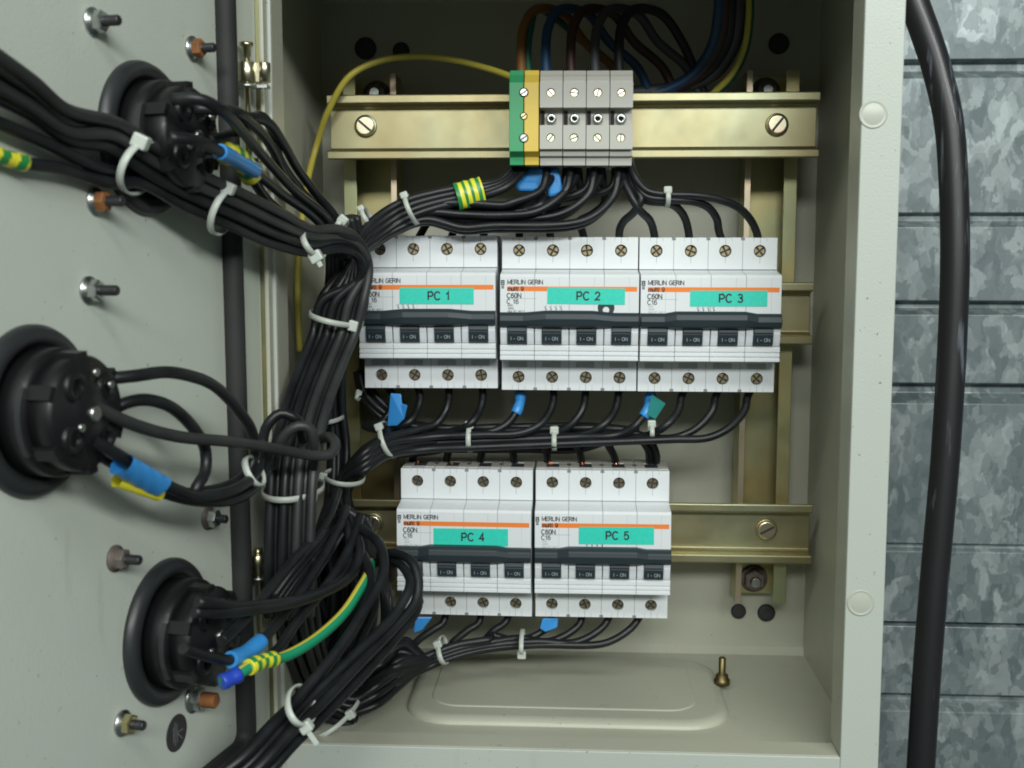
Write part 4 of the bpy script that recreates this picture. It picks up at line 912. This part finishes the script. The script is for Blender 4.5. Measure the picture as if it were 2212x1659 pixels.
for k in range(12):
    q = rnd8.uniform(-7, 7); dd = 556+(k % 4)*5; u = k*6
    wire([(640+u*.5, 1330+q, dd), (652+u*.6, 1420+q, dd), (692+u*.5, 1498-u*.2, dd), (752+u*.3+q, 1540-u*.6, dd+2), (815+q, 1524-u*.9, dd+6), (862+q*.5, 1484-u*.7, 580), (905, 1446-u*.3, 592), (962, 1406+(k % 4)*3, 602), (1010, 1396+(k % 4)*3, 608)],
         'black wire lying low beside the gland plate at the foot of the cabinet', 'wires lying low beside the gland plate', r=2.15)
rnd9 = random.Random(12)
for k in range(14):
    q = rnd9.uniform(-10, 10); x0 = 700+k*7; dd = 548+(k % 6)*6
    wire([(x0+q, 1130+rnd9.uniform(-20, 30), dd), (x0+12+q*.4, 1220, dd), (x0+18-q, 1300, dd-2), (x0+8+q, 1375, dd), (x0-12-k*1.5, 1450, dd+3), (x0-38-k*2, 1505+q*.4, dd+6), (x0-80, 1535, 574)],
         'black wire hanging in the dark heap below the left end of the lowest rail', 'wires in the dark heap at the lower left', r=2.15)
for k in range(15):
    a = k*8; q = rnd9.uniform(-8, 8); dd = 574+(k % 5)*4
    wire([(598+a*.8, 1150+q, dd), (604+a*.9, 1290, dd), (622+a*.95+q, 1390-a*.3, dd), (655+a*1.0, 1462-a*.45, dd+2), (712+a*.9, 1516-a*.75+q*.4, dd+4), (778+a*.55, 1512-a*.95, dd+6), (842+a*.3, 1466-a*.75+q*.5, 596+(k % 3)*3), (900+a*.15, 1432-a*.12, 600+(k % 3)*3), (962, 1400+(k % 5)*3, 604), (1010, 1392+(k % 5)*3, 608)],
         'black wire bending right at the foot of the cabinet', 'wires bending right at the foot of the cabinet', r=2.15)
for k in range(4):
    a = k*16
    wire([(742+a*.3, 1150, 570+k*3), (795+a*.5, 1210+a*.3, 572+k*3), (828+a*.3, 1290+a*.4, 574), (826, 1370+a*.4, 576), (796, 1440+a*.3, 578), (756, 1500, 580), (700, 1530, 576)],
         'black wire curving behind the loops under breaker PC 4', 'wires curving behind the loops', r=2.1)

# --- yellow earth wire along the left wall; coloured wires with the top's shade in their colours
wire([(648, 760, 600), (645, 700, 602), (643, 600, 605), (650, 500, 610), (663, 400, 620), (682, 320, 630), (710, 238, 622), (755, 165, 618), (820, 132, 622), (900, 122, 626), (980, 130, 624), (1060, 150, 618), (1120, 172, 606)],
     'yellow earth wire arching over the topmost rail on the left', r=1.75, mats=['dimyellow', 'pegreen'], mf=lambda i, k: 1 if k in (3, 4) else 0)
for px, m, lab in ((1127, 'orangew', 'orange wire rising from the earth terminal block'), (1180, 'blue', 'blue wire rising from the first grey terminal block'), (1234, 'brownw', 'brown wire rising from the second grey terminal block'), (1286, 'greyw', 'grey wire rising from the third grey terminal block'), (1338, 'black', 'black wire rising from the rightmost terminal block')):
    wire([(px, 175, 614), (px-1, 110, 618), (px+4, 60, 622), (px+28, 22, 628), (px+90, 30, 640), (px+135, 90, 648), (min(px+200, 1500), 150, 652), (min(px+230, 1530), 225, 656)], lab, r=2.6, m=m)
wire([(1142, 170, 616), (1140, 110, 620), (1146, 60, 624), (1160, 20, 632), (1200, 40, 645), (1290, 120, 655)], 'green wire rising behind the orange one from the earth terminal block', r=2.0, m='dimgreen')
for k, (m, lab) in enumerate((('blue', 'dark blue core of the supply cable curving down from the top'), ('brownw', 'brown core of the supply cable curving down from the top'), ('black', 'black core of the supply cable curving down from the top'), ('greyw', 'grey core of the supply cable curving down from the top'))):
    wire([(1556+k*14, -60, 640), (1554+k*14, 30, 642), (1540+k*15, 100, 646), (1500+k*14, 160, 650), (1440+k*8, 195-k*2, 654), (1370, 208-k*3, 656), (1290, 215-k*2, 658)], lab, r=3.6, m=m)
wire([(1618, -60, 640), (1619, 40, 640), (1608, 110, 642), (1580, 165, 646), (1545, 200, 650), (1500, 240, 655)], 'green and yellow core of the supply cable on its right side', r=2.4, mats=['dimgreen', 'dimyellow'], mf=lambda i, k: 1 if k in (10, 11, 0) else 0)

# ================================================================ CABLE TIES
def tie(cx, cy, d, ang, half, label, depth=None, head=1, tail=0, wd=1.3, nohead=False, hs=1.0):
    """band round a bundle: ang = direction in the picture across the bundle (degrees, 90 = downwards)"""
    c = P(cx, cy, d); e = empty('cable_tie', c, label, 'cable tie', 'white nylon cable ties')
    a = math.radians(ang); A_ = (P(cx+math.cos(a)*half, cy+math.sin(a)*half, d)-c); R = A_.length; A_.normalize()
    Dv = Vector((0, -1, 0)); Wd = A_.cross(Dv).normalized(); dep = (depth or R*.75)*1.3+1.2
    mb = MB(); N_ = 48; n = 0
    for i in range(N_):
        t = 2*math.pi*i/N_; ra = Vector((math.cos(t), math.sin(t)))
        p = A_*(ra.x*R)+Dv*(ra.y*dep); nn = (A_*(ra.x*dep)+Dv*(ra.y*R)).normalized()
        for sx, sy in ((-1, -1), (1, -1), (1, 1), (-1, 1)): mb.v.append(c+p+Wd*(wd*sx)+nn*(.42*sy))
    for i in range(N_):
        j = (i+1) % N_
        for k in range(4): q = (k+1) % 4; mb.face([i*4+k, i*4+q, j*4+q, j*4+k], 0, True)
    mb.build('band', 'tie', e)
    if nohead: return
    t = math.radians(28); hp = c+A_*(head*math.cos(t)*R*1.02)+Dv*(math.sin(t)*dep*1.2)
    mb = MB(); mb.obox(hp, A_*2.2*hs, Dv*2.0*hs, Wd*2.5*hs); mb.build('head', 'tie', e, bevel=.7)
    if tail:
        mb = MB(); mb.obox(hp+A_*head*(tail/2+2)+Dv*1.0, A_*tail/2, Dv*.4, Wd*wd*.8); mb.build('tail', 'tie', e, bevel=.2)
tie(303, 362, 405, 113, 60, 'cable tie round the door bundle nearest the uppermost socket', head=-1, depth=11, hs=1.15)
tie(487, 455, 450, 113, 55, 'cable tie round the door bundle just right of the uppermost socket', head=-1, depth=10, hs=1.05)
tie(677, 530, 510, 60, 32, 'cable tie where the door bundle meets the vertical one', head=1, depth=10, tail=3, hs=1.15)
tie(738, 484, 548, 130, 12, 'cable tie half hidden above the bend of the door bundle', depth=5, head=-1, hs=.95)
tie(727, 688, 558, 15, 55, 'cable tie round the vertical bundle beside breaker PC 1', depth=18, head=1, hs=1.05)
tie(889, 452, 592, 68, 34, 'cable tie round the wires left of the striped tape', depth=9, head=-1, wd=1.2, hs=.8)
tie(795, 472, 586, 62, 26, 'faint cable tie behind the wires near the left mounting channel', depth=7, head=-1, wd=1.2, hs=.7)
tie(1441, 428, 604, 90, 18, 'cable tie on the arching wires above breaker PC 3', depth=6, head=-1, wd=1.2, hs=.85)
tie(838, 950, 606, 68, 40, 'cable tie at the left end of the horizontal bundle', depth=11, head=-1, wd=1.3, hs=.9)
tie(1017, 942, 622, 90, 32, 'cable tie on the horizontal bundle under breaker PC 1', depth=11, head=-1, wd=1.3, hs=.95)
tie(1198, 946, 622, 90, 24, 'cable tie on the horizontal bundle under breaker PC 2', depth=11, head=-1, wd=1.3, hs=.95)
tie(1406, 928, 620, 90, 18, 'cable tie on the horizontal bundle under breaker PC 3', depth=8, head=-1, wd=1.2, hs=.9)
tie(722, 905, 596, 170, 18, 'cable tie on the slim bundle below breaker PC 1', depth=8, head=1, wd=1.1, hs=.9)
tie(744, 1030, 584, 12, 42, 'cable tie where the horizontal bundle joins the vertical one', depth=13, head=-1, wd=1.2, hs=.9)
tie(634, 1056, 506, 2, 60, 'wide cable tie round the vertical bundle below the middle socket wires', depth=18, head=1, hs=1.05)
tie(549, 1018, 446, 62, 34, 'cable tie edge behind the loops of the middle socket', depth=5, nohead=True)
tie(1128, 1386, 612, 90, 22, 'cable tie on the drooping wires under breakers PC 4 and PC 5', depth=8, head=1, wd=1.2, hs=.95)
tie(957, 1404, 602, 70, 26, 'cable tie on the drooping wires near the gland plate', depth=9, head=-1, wd=1.3, hs=.9)
tie(650, 1524, 424, 55, 40, 'cable tie round the cables rising from the bottom edge', depth=9, head=1, tail=6, hs=1.0)
tie(728, 1540, 556, -28, 52, 'loose long cable tie at the foot of the cabinet', depth=19, head=1, wd=1.1, hs=.95)
tie(775, 855, 622, 110, 10, 'small cable tie in the shade at the lower left corner of breaker PC 1', depth=4, head=-1, wd=1, hs=.7)
for o in list(bpy.data.objects):
    for k in ('_o', '_len'):
        if k in o: del o[k]
print('XL', XL, 'XR', XR, 'ZB', ZB, 'ZT', ZT, 'proj rim', proj(Vector((XR, FD, 0))), 'objs', len(bpy.data.objects))
